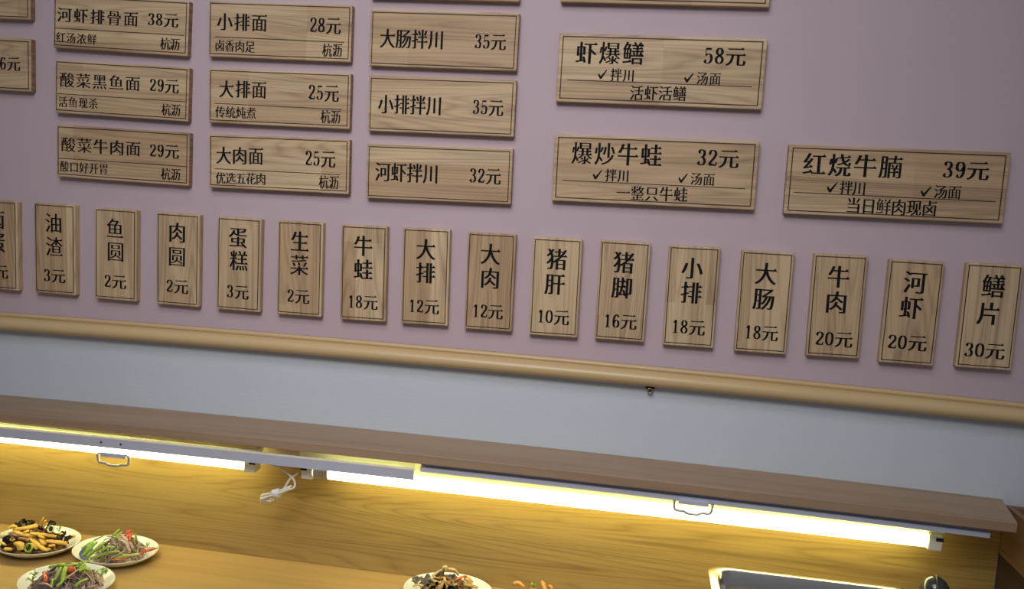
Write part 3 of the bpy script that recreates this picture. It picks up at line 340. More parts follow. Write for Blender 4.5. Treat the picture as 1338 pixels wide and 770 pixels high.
"虾":[[[411,763,411,706,619,706,619,-71,693,-71,693,462,807,372,891,295,936,344,825,437,693,535,693,706,956,706,956,763],[336,211,376,95,287,81,287,302,428,302,428,645,287,645,287,824,218,824,218,645,80,645,80,249,143,249,143,302,219,302,219,70,74,48,34,43,43,-13,390,45,404,-25,466,-6,439,106,395,229],[143,599,223,599,223,348,143,348],[282,599,365,599,365,348,282,348]],[[831,759,911,825,951,759,946,743]],[34,-71,956,824]],
"蛋":[[[253,700,219,619,170,544,108,481,37,433,70,365,126,404,179,451,226,504,268,565,335,501,419,465,523,447,651,443,934,443,950,492,955,501,800,500,651,500,537,503,537,600,775,600,775,645,537,645,537,736,831,736,783,634,846,617,885,692,923,778,871,792,859,789,102,789,102,736,462,736,462,513,409,527,363,549,325,578,295,615,322,683],[225,298,464,298,464,188,225,188],[538,298,775,298,775,188,538,188],[67,18,72,-45,230,-39,414,-32,613,-23,817,-14,905,-88,951,-44,845,40,706,139,850,139,850,346,538,346,538,412,464,412,464,346,154,346,154,139,464,139,464,26,246,21],[670,96,756,35,538,28,538,139,720,139]],[[412,596,492,662,532,596,527,580],[650,641,730,707,770,641,765,625],[412,732,492,798,532,732,527,716]],[37,-88,955,792]],
"蛙":[[[325,215,366,108,276,92,276,302,411,302,411,650,276,650,276,828,208,828,208,650,74,650,74,254,135,254,135,302,208,302,208,80,42,53,52,-3,381,58,397,-11,428,0,428,-39,963,-39,963,18,739,18,739,201,938,201,938,255,739,255,739,384,664,384,664,255,466,255,466,201,664,201,664,18,456,18,422,131,381,233],[443,482,443,427,954,427,954,482,738,482,738,641,926,641,926,695,738,695,738,830,663,830,663,695,481,695,481,641,663,641,663,482],[135,603,213,603,213,349,135,349],[271,603,349,603,349,349,271,349]],[[838,14,918,80,958,14,953,-2],[813,251,893,317,933,251,928,235],[829,478,909,544,949,478,944,462],[801,691,881,757,921,691,916,675]],[42,-39,963,830]],
"足":[[[243,727,776,727,776,514,243,514],[225,368,208,264,175,152,123,50,50,-29,97,-74,144,-32,187,21,222,81,251,149,337,42,442,-20,567,-51,715,-59,938,-59,954,-9,957,-1,837,-2,671,-1,544,12,544,232,882,232,882,287,544,287,544,459,854,459,854,783,169,783,169,459,467,459,467,36,405,68,355,111,312,168,279,238,303,358]],[[757,283,837,349,877,283,872,267]],[50,-74,957,783]],
"选":[[[68,764,152,684,190,639,215,603,273,646,245,681,160,765,118,800],[444,803,426,744,399,680,366,622,332,577,391,540,438,609,457,644,603,644,603,482,320,482,320,431,503,431,483,331,449,253,389,187,300,141,333,100,338,89,441,145,511,219,554,312,577,431,679,431,679,191,684,144,695,122,723,106,771,101,868,101,911,108,937,132,950,174,958,245,903,267,893,276,885,179,874,158,862,155,768,156,759,160,753,191,753,431,951,431,951,482,678,482,678,644,909,644,909,693,678,693,678,828,603,828,603,693,481,693,515,788],[251,448,56,448,56,394,179,394,179,76,116,38,50,-17,95,-75,173,4,210,31,243,42,264,35,338,-14,390,-36,450,-51,519,-58,684,-59,872,-54,947,-50,963,12,790,0,601,-5,525,-3,457,3,398,17,346,40,268,89,251,92]],[[826,478,906,544,946,478,941,462],[784,689,864,755,904,689,899,673]],[50,-75,963,828]],
"酸":[[[755,530,841,437,909,351,958,386,887,470,799,560],[619,550,588,508,505,417,465,380,508,337,596,428,676,528],[511,570,536,577,686,594,850,610,882,550,938,583,879,682,802,789,752,761,824,655,593,638,668,727,724,809,653,831,625,782,541,667,498,629,492,627,511,570],[634,274,827,274,803,226,753,155,720,121,666,188,625,262],[646,414,613,352,568,287,517,229,466,183,513,141,583,211,625,143,675,80,621,44,567,14,509,-10,455,-28,485,-74,546,-53,605,-27,662,4,718,42,767,5,817,-24,871,-49,928,-69,964,-20,913,-5,861,18,812,45,764,79,812,131,851,184,884,243,908,303,867,320,855,317,665,317,709,394],[119,166,382,166,382,46,119,46],[119,206,119,306,146,279,182,322,206,373,219,424,222,561,277,561,277,364,280,335,285,326,301,317,382,315,382,206],[46,793,46,745,168,745,168,610,63,610,63,-68,119,-68,119,1,382,1,382,-54,440,-54,440,610,332,610,332,745,453,745,453,793],[220,610,220,745,279,745,279,610],[119,304,119,561,180,561,178,433,170,391,153,347],[319,561,382,561,382,344,321,345]],[[328,789,408,855,448,789,443,773]],[46,-74,964,831]],
"面":[[[389,342,601,342,601,213,389,213],[389,387,389,514,601,514,601,387],[389,168,601,168,601,35,389,35],[58,766,58,710,446,710,415,568,104,568,104,-72,176,-72,176,-19,820,-19,820,-72,896,-72,896,568,490,568,534,710,945,710,945,766],[176,35,176,514,320,514,320,35],[820,35,670,35,670,514,820,514]],[[820,762,900,828,940,762,935,746]],[58,-72,945,766]],
"香":[[[279,118,733,118,733,8,279,8],[279,158,279,263,733,263,733,158],[205,308,205,-72,279,-72,279,-36,733,-36,733,-70,810,-70,810,308],[780,826,650,799,489,777,314,760,141,749,155,701,306,709,460,722,460,602,57,602,57,550,395,550,309,470,224,407,133,354,45,317,86,267,186,315,286,379,378,455,460,543,460,351,538,351,538,543,622,460,717,387,818,325,917,279,949,322,955,329,870,364,778,414,692,474,604,550,944,550,944,602,538,602,538,730,696,752,824,779]],[[154,114,234,180,274,114,269,98],[154,259,234,325,274,259,269,243],[819,598,899,664,939,598,934,582]],[45,-72,955,826]],
"骨":[[[219,789,219,530,79,530,79,354,148,354,148,480,849,480,849,354,921,354,921,530,780,530,780,789],[291,530,291,630,495,630,495,530],[705,530,562,530,562,666,291,666,291,745,705,745],[719,357,719,265,280,265,280,357],[209,402,209,-72,280,-72,280,88,719,88,718,-14,706,-25,576,-26,593,-72,725,-67,751,-62,774,-51,784,-39,789,-27,791,402],[280,225,719,225,719,130,280,130]],[[166,626,246,692,286,626,281,610],[166,741,246,807,286,741,281,725],[155,353,235,419,275,353,270,337],[155,221,235,287,275,221,270,205]],[79,-72,921,789]],
"鱼":[[[61,28,61,-27,940,-27,940,28],[239,333,465,333,465,187,239,187],[538,333,774,333,774,187,538,187],[239,523,465,523,465,378,239,378],[538,523,774,523,774,378,538,378],[340,837,296,766,231,685,151,606,60,536,103,485,166,532,166,138,849,138,849,572,592,572,657,655,700,725,656,754,644,750,372,750,418,821],[216,572,332,699,606,699,537,603,509,572]],[[815,24,895,90,935,24,930,8]],[60,-27,940,837]],
"鲜":[[[49,29,58,-25,251,-3,473,24,472,71,241,47],[541,794,590,692,599,667,653,690,609,785,592,813],[358,702,293,575,140,575,210,702],[191,833,170,769,136,692,93,616,41,549,87,511,90,514,90,156,453,156,453,575,353,575,422,692,437,723,400,750,387,745,229,745,257,825],[150,346,243,346,243,200,150,200],[297,346,392,346,392,200,297,200],[150,531,243,531,243,387,150,387],[297,531,392,531,392,387,297,387],[482,211,482,159,689,159,689,-75,760,-75,760,159,961,159,961,211,760,211,760,371,925,371,925,420,760,420,760,584,943,584,943,634,815,634,885,766,901,801,834,818,777,684,750,634,496,634,496,584,689,584,689,420,517,420,517,371,689,371,689,211]],[[347,67,427,133,467,67,462,51],[836,207,916,273,956,207,951,191],[800,416,880,482,920,416,915,400],[818,630,898,696,938,630,933,614]],[41,-75,961,833]],
"鳝":[[[46,36,56,-30,226,-10,420,13,418,73,216,51],[481,407,517,330,526,305,419,305,419,244,960,244,960,305,843,305,894,404,834,425,945,426,945,483,717,483,717,548,912,548,912,603,717,603,717,664,936,664,936,721,807,721,858,820,790,841,739,721,600,721,633,734,593,813,575,838,518,816,557,745,567,721,445,721,445,664,650,664,650,603,472,603,472,548,650,548,650,483,435,483,435,426,536,425],[650,426,650,305,539,306,585,323,554,399,538,426],[717,426,829,426,780,305,717,305],[464,186,464,-77,531,-77,531,-41,839,-41,839,-74,909,-74,909,186],[531,15,531,130,839,130,839,15],[295,695,236,582,140,582,202,695],[189,840,165,769,132,693,88,617,35,547,83,508,87,513,87,149,391,149,391,582,303,582,367,690,385,725,342,756,328,752,226,752,253,831],[142,339,212,339,212,207,142,207],[263,339,334,339,334,207,263,207],[142,524,212,524,212,394,142,394],[263,524,334,524,334,394,263,394]],[[293,69,373,135,413,69,408,53],[835,301,915,367,955,301,950,285],[820,479,900,545,940,479,935,463],[592,544,672,610,712,544,707,528],[787,599,867,665,907,599,902,583],[592,660,672,726,712,660,707,644],[811,717,891,783,931,717,926,701]],[35,-77,960,841]],
"黑":[[[287,690,323,619,345,553,395,573,372,637,334,706],[656,707,603,591,586,561,631,543,694,651,712,686],[341,82,357,-38,358,-66,430,-57,418,55,411,88],[549,81,591,-38,598,-67,671,-49,633,62,618,95],[757,87,824,5,876,-74,944,-48,890,29,820,110],[166,110,148,69,122,22,92,-20,65,-49,127,-77,158,-43,190,2,217,50,236,92],[227,747,461,747,461,513,227,513],[536,747,766,747,766,513,536,513],[55,216,55,165,946,165,946,216,536,216,536,322,861,322,861,368,536,368,536,466,841,466,841,794,155,794,155,466,461,466,461,368,138,368,138,322,461,322,461,216]],[[821,212,901,278,941,212,936,196],[411,318,491,384,531,318,526,302],[736,364,816,430,856,364,851,348],[411,462,491,528,531,462,526,446]],[55,-77,946,794]]}
PEN_T, PEN_S = 0.062, 0.018
DIG = {
 '0': ([[(0.23, 0.73), (0.10, 0.62), (0.065, 0.375), (0.10, 0.13), (0.23, 0.02), (0.36, 0.13), (0.395, 0.375), (0.36, 0.62)]], [], True),
 '1': ([[(0.24, 0.74), (0.24, 0.0)], [(0.09, 0.60), (0.17, 0.64), (0.22, 0.73)], [(0.10, 0.015), (0.38, 0.015)]], [], False),
 '2': ([[(0.08, 0.56), (0.12, 0.69), (0.23, 0.735), (0.35, 0.66), (0.365, 0.52), (0.28, 0.36), (0.15, 0.19), (0.07, 0.05)], [(0.06, 0.045), (0.2, 0.06), (0.38, 0.03), (0.41, 0.17)], [(0.08, 0.02), (0.39, 0.02)]], [(0.10, 0.56, 0.05)], False),
 '3': ([[(0.09, 0.60), (0.13, 0.70), (0.22, 0.735), (0.33, 0.67), (0.345, 0.54), (0.28, 0.42), (0.18, 0.39)], [(0.18, 0.39), (0.30, 0.355), (0.37, 0.22), (0.33, 0.07), (0.21, 0.015), (0.10, 0.05), (0.07, 0.14)]], [(0.11, 0.60, 0.05), (0.10, 0.15, 0.05)], False),
 '5': ([[(0.105, 0.73), (0.095, 0.38)], [(0.10, 0.70), (0.36, 0.70)], [(0.095, 0.38), (0.20, 0.45), (0.33, 0.40), (0.375, 0.24), (0.32, 0.07), (0.20, 0.015), (0.10, 0.05), (0.07, 0.14)]], [(0.10, 0.15, 0.05)], False),
 '6': ([[(0.36, 0.64), (0.30, 0.72), (0.22, 0.735), (0.12, 0.62), (0.075, 0.40), (0.08, 0.20), (0.14, 0.05), (0.24, 0.015), (0.34, 0.07), (0.38, 0.22), (0.34, 0.37), (0.24, 0.43), (0.14, 0.36), (0.09, 0.25)]], [(0.335, 0.62, 0.045)], False),
 '8': ([[(0.23, 0.735), (0.13, 0.68), (0.10, 0.57), (0.14, 0.46), (0.26, 0.38), (0.35, 0.29), (0.385, 0.19), (0.34, 0.07), (0.23, 0.015), (0.12, 0.07), (0.075, 0.19), (0.12, 0.31), (0.24, 0.40), (0.33, 0.48), (0.355, 0.58), (0.32, 0.68)]], [], True)}
def digit_polys(ch):
    if ch == '9': return [[(0.46 - x, 0.75 - y) for x, y in p] for p in digit_polys('6')]
    paths, balls, closed = DIG[ch]; out = []
    for pth in paths:
        if len(pth) == 2: pts = [Vector((*pth[0], 0)), Vector((*pth[1], 0))]; cl = False
        else: pts = crom([(x, y, 0) for x, y in pth], 4, closed); cl = closed
        n = len(pts); off = []
        for i, p in enumerate(pts):
            a = pts[i - 1] if (i or cl) else pts[0]; b = pts[(i + 1) % n] if (cl or i < n - 1) else pts[-1]
            t = (b - a).normalized(); w = PEN_T * abs(t.y) ** 1.4 + PEN_S * abs(t.x)
            if ch in '5' and n == 2 and abs(t.x) > 0.9: w = 0.045
            if ch == '2' and len(pth) == 4: w = 0.035
            if ch == '5' and n == 2 and abs(t.y) > .9: w = 0.018
            off.append((Vector((-t.y, t.x, 0)) * w, p))
        for i in range(n if cl else n - 1):
            (d0, p0), (d1, p1) = off[i], off[(i + 1) % n]
            out.append([((p0 + d0).x, (p0 + d0).y), ((p0 - d0).x, (p0 - d0).y), ((p1 - d1).x, (p1 - d1).y), ((p1 + d1).x, (p1 + d1).y)])
    for x, y, r in balls: out.append([(x + r * math.cos(a * math.pi / 5), y + r * math.sin(a * math.pi / 5)) for a in range(10)])
    return out
CHECK = [(0.02, 0.36), (0.14, 0.50), (0.30, 0.26), (0.36, 0.30), (0.86, 0.86), (0.93, 0.80), (0.40, 0.0), (0.24, 0.0)]
INK_Y = -0.0003
GLM = {}
def glyph(ch):
    """fill the outlines of one character once, in its own em square"""
    if ch not in GLM:
        cu = bpy.data.curves.new('glyph', 'CURVE'); cu.dimensions = '2D'; cu.fill_mode = 'FRONT'
        for pl in GL[ch][0]:
            s = cu.splines.new('POLY'); n = len(pl) // 2; s.points.add(n - 1); s.use_cyclic_u = True
            for i in range(n): s.points[i].co = (round(pl[2 * i] / 1000, 3), round(pl[2 * i + 1] / 1000, 3), 0, 1)
        o = bpy.data.objects.new('glyph', cu); COL.objects.link(o)
        me = bpy.data.meshes.new_from_object(o.evaluated_get(bpy.context.evaluated_depsgraph_get()))
        GLM[ch] = ([(v.co.x, v.co.y) for v in me.vertices], [tuple(p.vertices) for p in me.polygons])
        bpy.data.objects.remove(o); bpy.data.curves.remove(cu); bpy.data.meshes.remove(me)
    return GLM[ch]
def lettering_mesh(items):
    """items: [text, x0, y0, x1, y1, height] in plaque coordinates -> one flat ink mesh facing -Y"""
    bm = BM(); extra = []
    for text, x0, y0, x1, y1, h in items:
        em = h / (0.88 if h > 0.026 else 0.80); W = x1 - x0; cells = []
        if text[0].isdigit():
            nd = len(text) - 1; ex = W / (nd * 0.52 + 0.98); x = 0
            for c in text:
                cells.append((c, x, ex)); x += 0.52 * ex if c.isdigit() else ex
        else:
            n = len(text); ex = max(0.88 * em, min(W / (n - 0.12) * 0.94, 1.06 * em)); g = 0.92 * ex
            adv = (W - g) / (n - 1) if n > 1 else 0
            if adv < 0.93 * ex: ex = adv = W / (n - 0.05)
            if n == 1: ex = W / 0.92
            cells = [(c, -0.04 * ex + i * adv, ex) for i, c in enumerate(text)]
        for c, x, ex in cells:
            t = (x + ex / 2) / W; cy = y0 + (y1 - y0) * t; sl = (y1 - y0) / W
            if c.isdigit():
                for pl in digit_polys(c):
                    extra.append([(x0 + x + (u + 0.02) * ex, cy + (v - 0.375) * em * 1.0) for u, v in pl])
            elif c == '\u2714': extra.append([(x0 + x + u * ex * 0.85, cy + (v - 0.42) * em * 0.82) for u, v in CHECK])
            else:
                main, caps, bb = GL[c]
                vs, fs = glyph(c); fat = 0.026 if len(main) < 6 else 0.018
                for si, dx in enumerate((-fat, 0, fat)):      # stems are printed heavy: three passes side by side
                    bv = [bm.verts.new((x0 + x + (u + dx) * ex, cy + (v - 0.38) * em, si * 0.00001)) for u, v in vs]
                    for f in fs:
                        try: bm.faces.new([bv[q] for q in f])
                        except ValueError: pass
                for pl in caps: extra.append([(x0 + x + pl[2 * i] / 1000 * ex, cy + (pl[2 * i + 1] / 1000 - 0.38) * em) for i in range(len(pl) // 2)])
    for pl in extra:
        try: bm.faces.new([bm.verts.new((x, y, 0.00002)) for x, y in pl])
        except ValueError: pass
    for v in bm.verts: v.co = Vector((v.co.x, INK_Y - v.co.z, v.co.y))
    bmesh.ops.recalc_face_normals(bm, faces=bm.faces)
    for f in bm.faces:
        if f.normal.y > 0: f.normal_flip()
    return bm

# ------------------------------------------------------------------ plaques
TH = 0.015
KIND = {'s': (0.0853, 0.1796, 0.0040, 0.0048, 0.0045, 0.0055), 'm': (0.2844, 0.0959, 0.0035, 0.0050, 0.0045, 0.0060),
        'c': (0.2767, 0.0946, 0.0045, 0.0060, 0.0062, 0.0052), 'b': (0.3591, 0.1121, 0.0075, 0.0080, 0.0060, 0.0068)}
def board_mesh(k):
    w, h, ml, mr, mt, mb = KIND[k]
    bm = BM(); box(bm, -w / 2 - ml, w / 2 + mr, 0, TH, -h / 2 - mb, h / 2 + mt, 0.0022, 3)
    if k != 's':
        bm.normal_update()
        for f in bm.faces:
            if abs(f.normal.x) > 0.8: f.material_index = 1
    me = bpy.data.meshes.new('board'); bm.to_mesh(me); bm.free()
    me.materials.append(M['pine_v'] if k == 's' else M['pine_h']); me.materials.append(M['pine_end'])
    return me
def border_mesh(k):
    w, h = KIND[k][:2]; t = 0.0008 if k != 'b' else 0.0009
    bm = BM()
    for x0, x1, z0, z1 in ((-w / 2 - t, w / 2 + t, h / 2 - t, h / 2 + t), (-w / 2 - t, w / 2 + t, -h / 2 - t, -h / 2 + t),
                           (-w / 2 - t, -w / 2 + t, -h / 2 + t, h / 2 - t), (w / 2 - t, w / 2 + t, -h / 2 + t, h / 2 - t)):
        box(bm, x0, x1, -0.0003, 0.0002, z0, z1)
    me = bpy.data.meshes.new('border_line'); bm.to_mesh(me); bm.free(); me.materials.append(M['burn']); return me
BOARD = {k: board_mesh(k) for k in KIND}; BORDER = {k: border_mesh(k) for k in KIND}
ZC = 1.65
def plaque(k, x, z, th, items, div, label, group):
    root = empty('menu_plaque', (x, -TH, ZC + z), (0, -th, 0))
    P(root, label, 'plaque', group)
    link('board', BOARD[k], parent=root); link('border_line', BORDER[k], parent=root)
    if div:
        x0, z0, x1, z1 = div; bm = BM(); t = 0.0007
        v = [bm.verts.new(p) for p in ((x0, -0.0003, z0 - t), (x1, -0.0003, z1 - t), (x1, -0.0003, z1 + t), (x0, -0.0003, z0 + t))]
        bm.faces.new(v); link('dividing_line', bm, M['burn'], root)
    for i, it in enumerate(items or []):
        if k == 's': nm = 'price' if it[0][0].isdigit() else 'dish_character'
        else: nm = 'price' if it[0][0].isdigit() else 'dish_name' if i == 0 else 'ticked_option' if it[0][0] == '\u2714' else 'small_note'
        P(link(nm, lettering_mesh([it]), M['ink'], root), kind='stuff')
    return root
PLQ = [["s",-1.2011,-0.1843,0.002,[["油",-0.0201,0.0541,0.0169,0.0541,0.039],["渣",-0.0193,0.0045,0.0177,0.0045,0.039],["3元",-0.0262,-0.0568,0.0246,-0.0564,0.029]],0],
["s",-1.0629,-0.1862,-0.0011,[["鱼",-0.0191,0.0535,0.0179,0.0535,0.039],["圆",-0.0177,0.0061,0.0193,0.0061,0.039],["2元",-0.0255,-0.0569,0.025,-0.0562,0.029]],0],
["s",-0.9244,-0.1867,0.0011,[["肉",-0.0196,0.0553,0.0174,0.0553,0.039],["圆",-0.0196,0.0062,0.0174,0.0062,0.039],["2元",-0.025,-0.0558,0.0244,-0.0553,0.029]],0],
["s",-0.7919,-0.1868,0.002,[["蛋",-0.0201,0.0544,0.0169,0.0544,0.039],["糕",-0.0176,0.0073,0.0194,0.0073,0.039],["3元",-0.0248,-0.0566,0.0235,-0.0566,0.029]],0],
["s",-0.6618,-0.1861,0.0083,[["生",-0.0188,0.0544,0.0182,0.0544,0.039],["菜",-0.0186,0.007,0.0184,0.007,0.039],["2元",-0.0255,-0.0563,0.0224,-0.0558,0.029]],0],
["s",-0.5288,-0.1852,0.0188,[["牛",-0.0196,0.0539,0.0174,0.0539,0.039],["蛙",-0.0187,0.0071,0.0183,0.0071,0.039],["18元",-0.0316,-0.0581,0.0313,-0.0579,0.029]],0],
["s",-0.4029,-0.1829,0.0191,[["大",-0.0184,0.0538,0.0186,0.0538,0.039],["排",-0.0175,0.0074,0.0195,0.0074,0.039],["12元",-0.032,-0.0592,0.03,-0.0586,0.029]],0],
["s",-0.2739,-0.1832,0.0119,[["大",-0.0194,0.0538,0.0176,0.0538,0.039],["肉",-0.018,0.0072,0.019,0.0072,0.039],["12元",-0.0323,-0.0587,0.0291,-0.0575,0.029]],0],
["s",-0.146,-0.1842,0.0151,[["猪",-0.018,0.0541,0.019,0.0541,0.039],["肝",-0.0195,0.0061,0.0175,0.0061,0.039],["10元",-0.0325,-0.0576,0.0301,-0.0574,0.029]],0],
["s",-0.0182,-0.1816,0.0094,[["猪",-0.0191,0.0544,0.0179,0.0544,0.039],["脚",-0.0191,0.0066,0.0179,0.0066,0.039],["16元",-0.0318,-0.059,0.0313,-0.0575,0.029]],0],
["s",0.1103,-0.182,0.0139,[["小",-0.0203,0.0537,0.0167,0.0537,0.039],["排",-0.0186,0.0072,0.0184,0.0072,0.039],["18元",-0.0325,-0.0584,0.03,-0.058,0.029]],0],
["s",0.2431,-0.1822,0.0143,[["大",-0.019,0.0534,0.018,0.0534,0.039],["肠",-0.0189,0.0063,0.0181,0.0063,0.039],["18元",-0.0311,-0.0571,0.0303,-0.0574,0.029]],0],
["s",0.3723,-0.179,0.0213,[["牛",-0.0195,0.0541,0.0175,0.0541,0.039],["肉",-0.0196,0.0071,0.0174,0.0071,0.039],["20元",-0.0332,-0.0616,0.0334,-0.0609,0.029]],0],
["s",0.5025,-0.1803,0.0069,[["河",-0.0181,0.055,0.0189,0.055,0.039],["虾",-0.0196,0.0085,0.0174,0.0085,0.039],["20元",-0.0357,-0.0558,0.0326,-0.0549,0.029]],0],
["s",0.6342,-0.177,0.0132,[["鳝",-0.0173,0.055,0.0197,0.055,0.039],["片",-0.0198,0.0055,0.0172,0.0055,0.039],["30元",-0.0356,-0.0622,0.033,-0.0612,0.029]],0],
["m",-1.0513,0.1484,-0.0157,[["酸菜黑鱼面",-0.134,0.013,0.0415,0.0144,0.0278],["29元",0.0622,0.014,0.1262,0.0141,0.0274],["活鱼现杀",-0.1372,-0.0312,-0.0502,-0.0306,0.0186],["杭沥",0.0902,-0.0333,0.1309,-0.0322,0.0204]],[-0.1407,-0.0153,0.1426,-0.0148]],
["m",-1.0487,0.0194,-0.0077,[["酸菜牛肉面",-0.1348,0.0131,0.0406,0.0137,0.0284],["29元",0.0605,0.0123,0.1252,0.0132,0.0279],["酸口好开胃",-0.1377,-0.0319,-0.0303,-0.0314,0.0191],["杭沥",0.0872,-0.0332,0.1293,-0.0321,0.0208]],[-0.1423,-0.0158,0.1425,-0.0152]],
["m",-0.7177,0.2755,-0.0004,[["小排面",-0.1277,0.0138,-0.0248,0.0138,0.0318],["28元",0.0624,0.0138,0.1258,0.0132,0.0313],["卤香肉足",-0.1318,-0.0321,-0.0487,-0.0325,0.0194],["杭沥",0.0902,-0.0334,0.1303,-0.032,0.0217]],[-0.1321,-0.0155,0.1333,-0.0173]],
["m",-0.7154,0.1473,0.0046,[["大排面",-0.1234,0.0131,-0.025,0.0145,0.0324],["25元",0.0612,0.0145,0.1241,0.0131,0.032],["传统炖煮",-0.1308,-0.0322,-0.0457,-0.0314,0.0197],["杭沥",0.0885,-0.0319,0.129,-0.0313,0.0222]],[-0.1334,-0.0154,0.1309,-0.0169]],
["m",-0.7128,0.02,0.0148,[["大肉面",-0.1298,0.0115,-0.031,0.013,0.0331],["25元",0.0561,0.0136,0.119,0.0127,0.0326],["优选五花肉",-0.131,-0.0338,-0.0251,-0.0316,0.0201],["杭沥",0.0861,-0.0324,0.127,-0.0323,0.0225]],[-0.1341,-0.0157,0.1297,-0.0165]],
["c",-0.3905,0.2694,0.0035,[["大肠拌川",-0.1225,-0.0003,0.0029,0.0003,0.0342],["35元",0.0613,-0.0005,0.1218,-0.0002,0.0295]],0],
["c",-0.3887,0.1468,0.0087,[["小排拌川",-0.1226,-0.0005,0.0034,0.0003,0.0349],["35元",0.0623,0.0009,0.1223,0.0004,0.0301]],0],
["c",-0.3871,0.0182,0.0179,[["河虾拌川",-0.1246,-0.0003,0.0015,-0.0004,0.0356],["32元",0.0616,-0.0002,0.1233,-0.0005,0.0307]],0],
["b",0.018,0.2289,0.0057,[["虾爆鳝",-0.1534,0.027,-0.0309,0.0297,0.0384],["58元",0.0768,0.0294,0.1521,0.0293,0.0325],["✔拌川",-0.1109,-0.0102,-0.0447,-0.0105,0.0197],["✔汤面",0.0461,-0.0109,0.1109,-0.0113,0.0195],["活虾活鳝",-0.0494,-0.0419,0.0514,-0.0397,0.0229]],[-0.1679,-0.0226,0.1673,-0.023]],
["b",0.022,0.046,0.014,[["爆炒牛蛙",-0.1525,0.0282,0.0125,0.0294,0.0395],["32元",0.0769,0.0294,0.1528,0.0288,0.0335],["✔拌川",-0.1114,-0.0102,-0.0443,-0.0106,0.0204],["✔汤面",0.0467,-0.0098,0.112,-0.0106,0.02],["一整只牛蛙",-0.0648,-0.042,0.0646,-0.0402,0.0235]],[-0.1677,-0.0235,0.1683,-0.0243]],
["b",0.4481,0.0486,0.0143,[["红烧牛腩",-0.1587,0.0282,0.0096,0.0293,0.0387],["39元",0.0775,0.0285,0.1552,0.0287,0.0324],["✔拌川",-0.1149,-0.0114,-0.0483,-0.0111,0.0214],["✔汤面",0.0453,-0.0114,0.1124,-0.0106,0.021],["当日鲜肉现卤",-0.0787,-0.042,0.0752,-0.0411,0.0242]],[-0.1719,-0.0234,0.171,-0.0242]],
["m",-1.0536,0.2773,-0.0228,[["河虾排骨面",-0.1366,0.0122,0.0392,0.0115,0.0273],["38元",0.0597,0.0136,0.1259,0.0137,0.0269],["红汤浓鲜",-0.1388,-0.0332,-0.0503,-0.0328,0.0184],["杭沥",0.0888,-0.0323,0.1302,-0.0319,0.0201]],[-0.1413,-0.015,0.1389,-0.014]]]
G = {'s': 'upright price plaques in the bottom row', 'm': 'noodle plaques with a dividing line at the left', 'c': 'plain wide plaques in the middle column', 'b': 'large three line plaques at the right'}
ROW = [('lard cracklings', 'second from the left'), ('fish balls', 'third from the left'), ('meat balls', 'fourth from the left'), ('egg cake', 'fifth from the left'),
       ('lettuce', 'sixth from the left'), ('bullfrog', 'seventh from the left'), ('pork chop', 'right of bullfrog'), ('fatty pork', 'right of pork chop'),
       ('pork liver', 'right of fatty pork'), ('pig trotter', 'between liver and spare ribs'), ('spare ribs', 'with a dark knot at its right edge'),
       ('intestine', 'fifth from the right'), ('beef', 'fourth from the right'), ('river shrimp', 'second whole one from the right'), ('sliced eel', 'last whole one at the right')]
WIDE = {'酸菜黑鱼面': 'black fish noodles, middle of the leftmost full column', '酸菜牛肉面': 'pickled cabbage beef noodles, lowest of the leftmost full column', '河虾排骨面': 'shrimp and ribs noodles, top of the leftmost full column',
        '小排面': 'spare rib noodles, top of the second full column', '大排面': 'pork chop noodles, middle of the second full column', '大肉面': 'fatty pork noodles, lowest of the second full column',
        '大肠拌川': 'tossed intestine noodles, top of the third column', '小排拌川': 'tossed rib noodles, middle of the third column', '河虾拌川': 'tossed shrimp noodles, lowest of the third column',
        '虾爆鳝': 'shrimp and eel at 58, upper whole one of the large plaques', '爆炒牛蛙': 'fried bullfrog at 32, directly below the shrimp and eel one', '红烧牛腩': 'braised brisket at 39, rightmost of the large plaques'}
for i, (k, x, z, th, items, div) in enumerate(PLQ):
    w = items[0][0]
    if k == 's': lab = 'small upright plaque %s%s %s, %s, %s' % (w, items[1][0], items[2][0], *ROW[i])
    else: lab = '%s plaque reading %s, %s' % ('large wide' if k == 'b' else 'wide pine', w, WIDE[w])
    plaque(k, x, z, th, items, div, lab, G[k])
# plaques cut by the edge of the view
plaque('s', -1.3345, -0.1850, 0.0, [['卤', -0.019, 0.054, 0.018, 0.054, 0.039], ['蛋', -0.019, 0.006, 0.018, 0.006, 0.039], ['2元', -0.025, -0.0568, 0.025, -0.0562, 0.029]], None,
       'leftmost small upright plaque, cut by the left edge of the view', G['s'])
plaque('s', 0.7660, -0.1765, 0.012, None, None, 'rightmost sliver of a small upright plaque at the right edge', G['s'])
plaque('c', -1.3950, 0.1895, -0.004, [['6元', 0.073, 0.002, 0.120, 0.002, 0.028]], None, 'wide pine plaque at the left edge, only 6元 in view', 'plaques in the column cut by the left edge')
plaque('c', -1.3950, 0.3330, -0.004, None, None, 'wide pine plaque in the upper left corner with blank end showing', 'plaques in the column cut by the left edge')
plaque('c', -0.3925, 0.3955, 0.0, None, None, 'wide pine plaque cut by the top edge above the 大肠拌川 plaque', G['c'])
plaque('b', 0.0150, 0.4085, 0.003, None, None, 'large wide pine plaque cut by the top edge above the 虾爆鳝 plaque', G['b'])

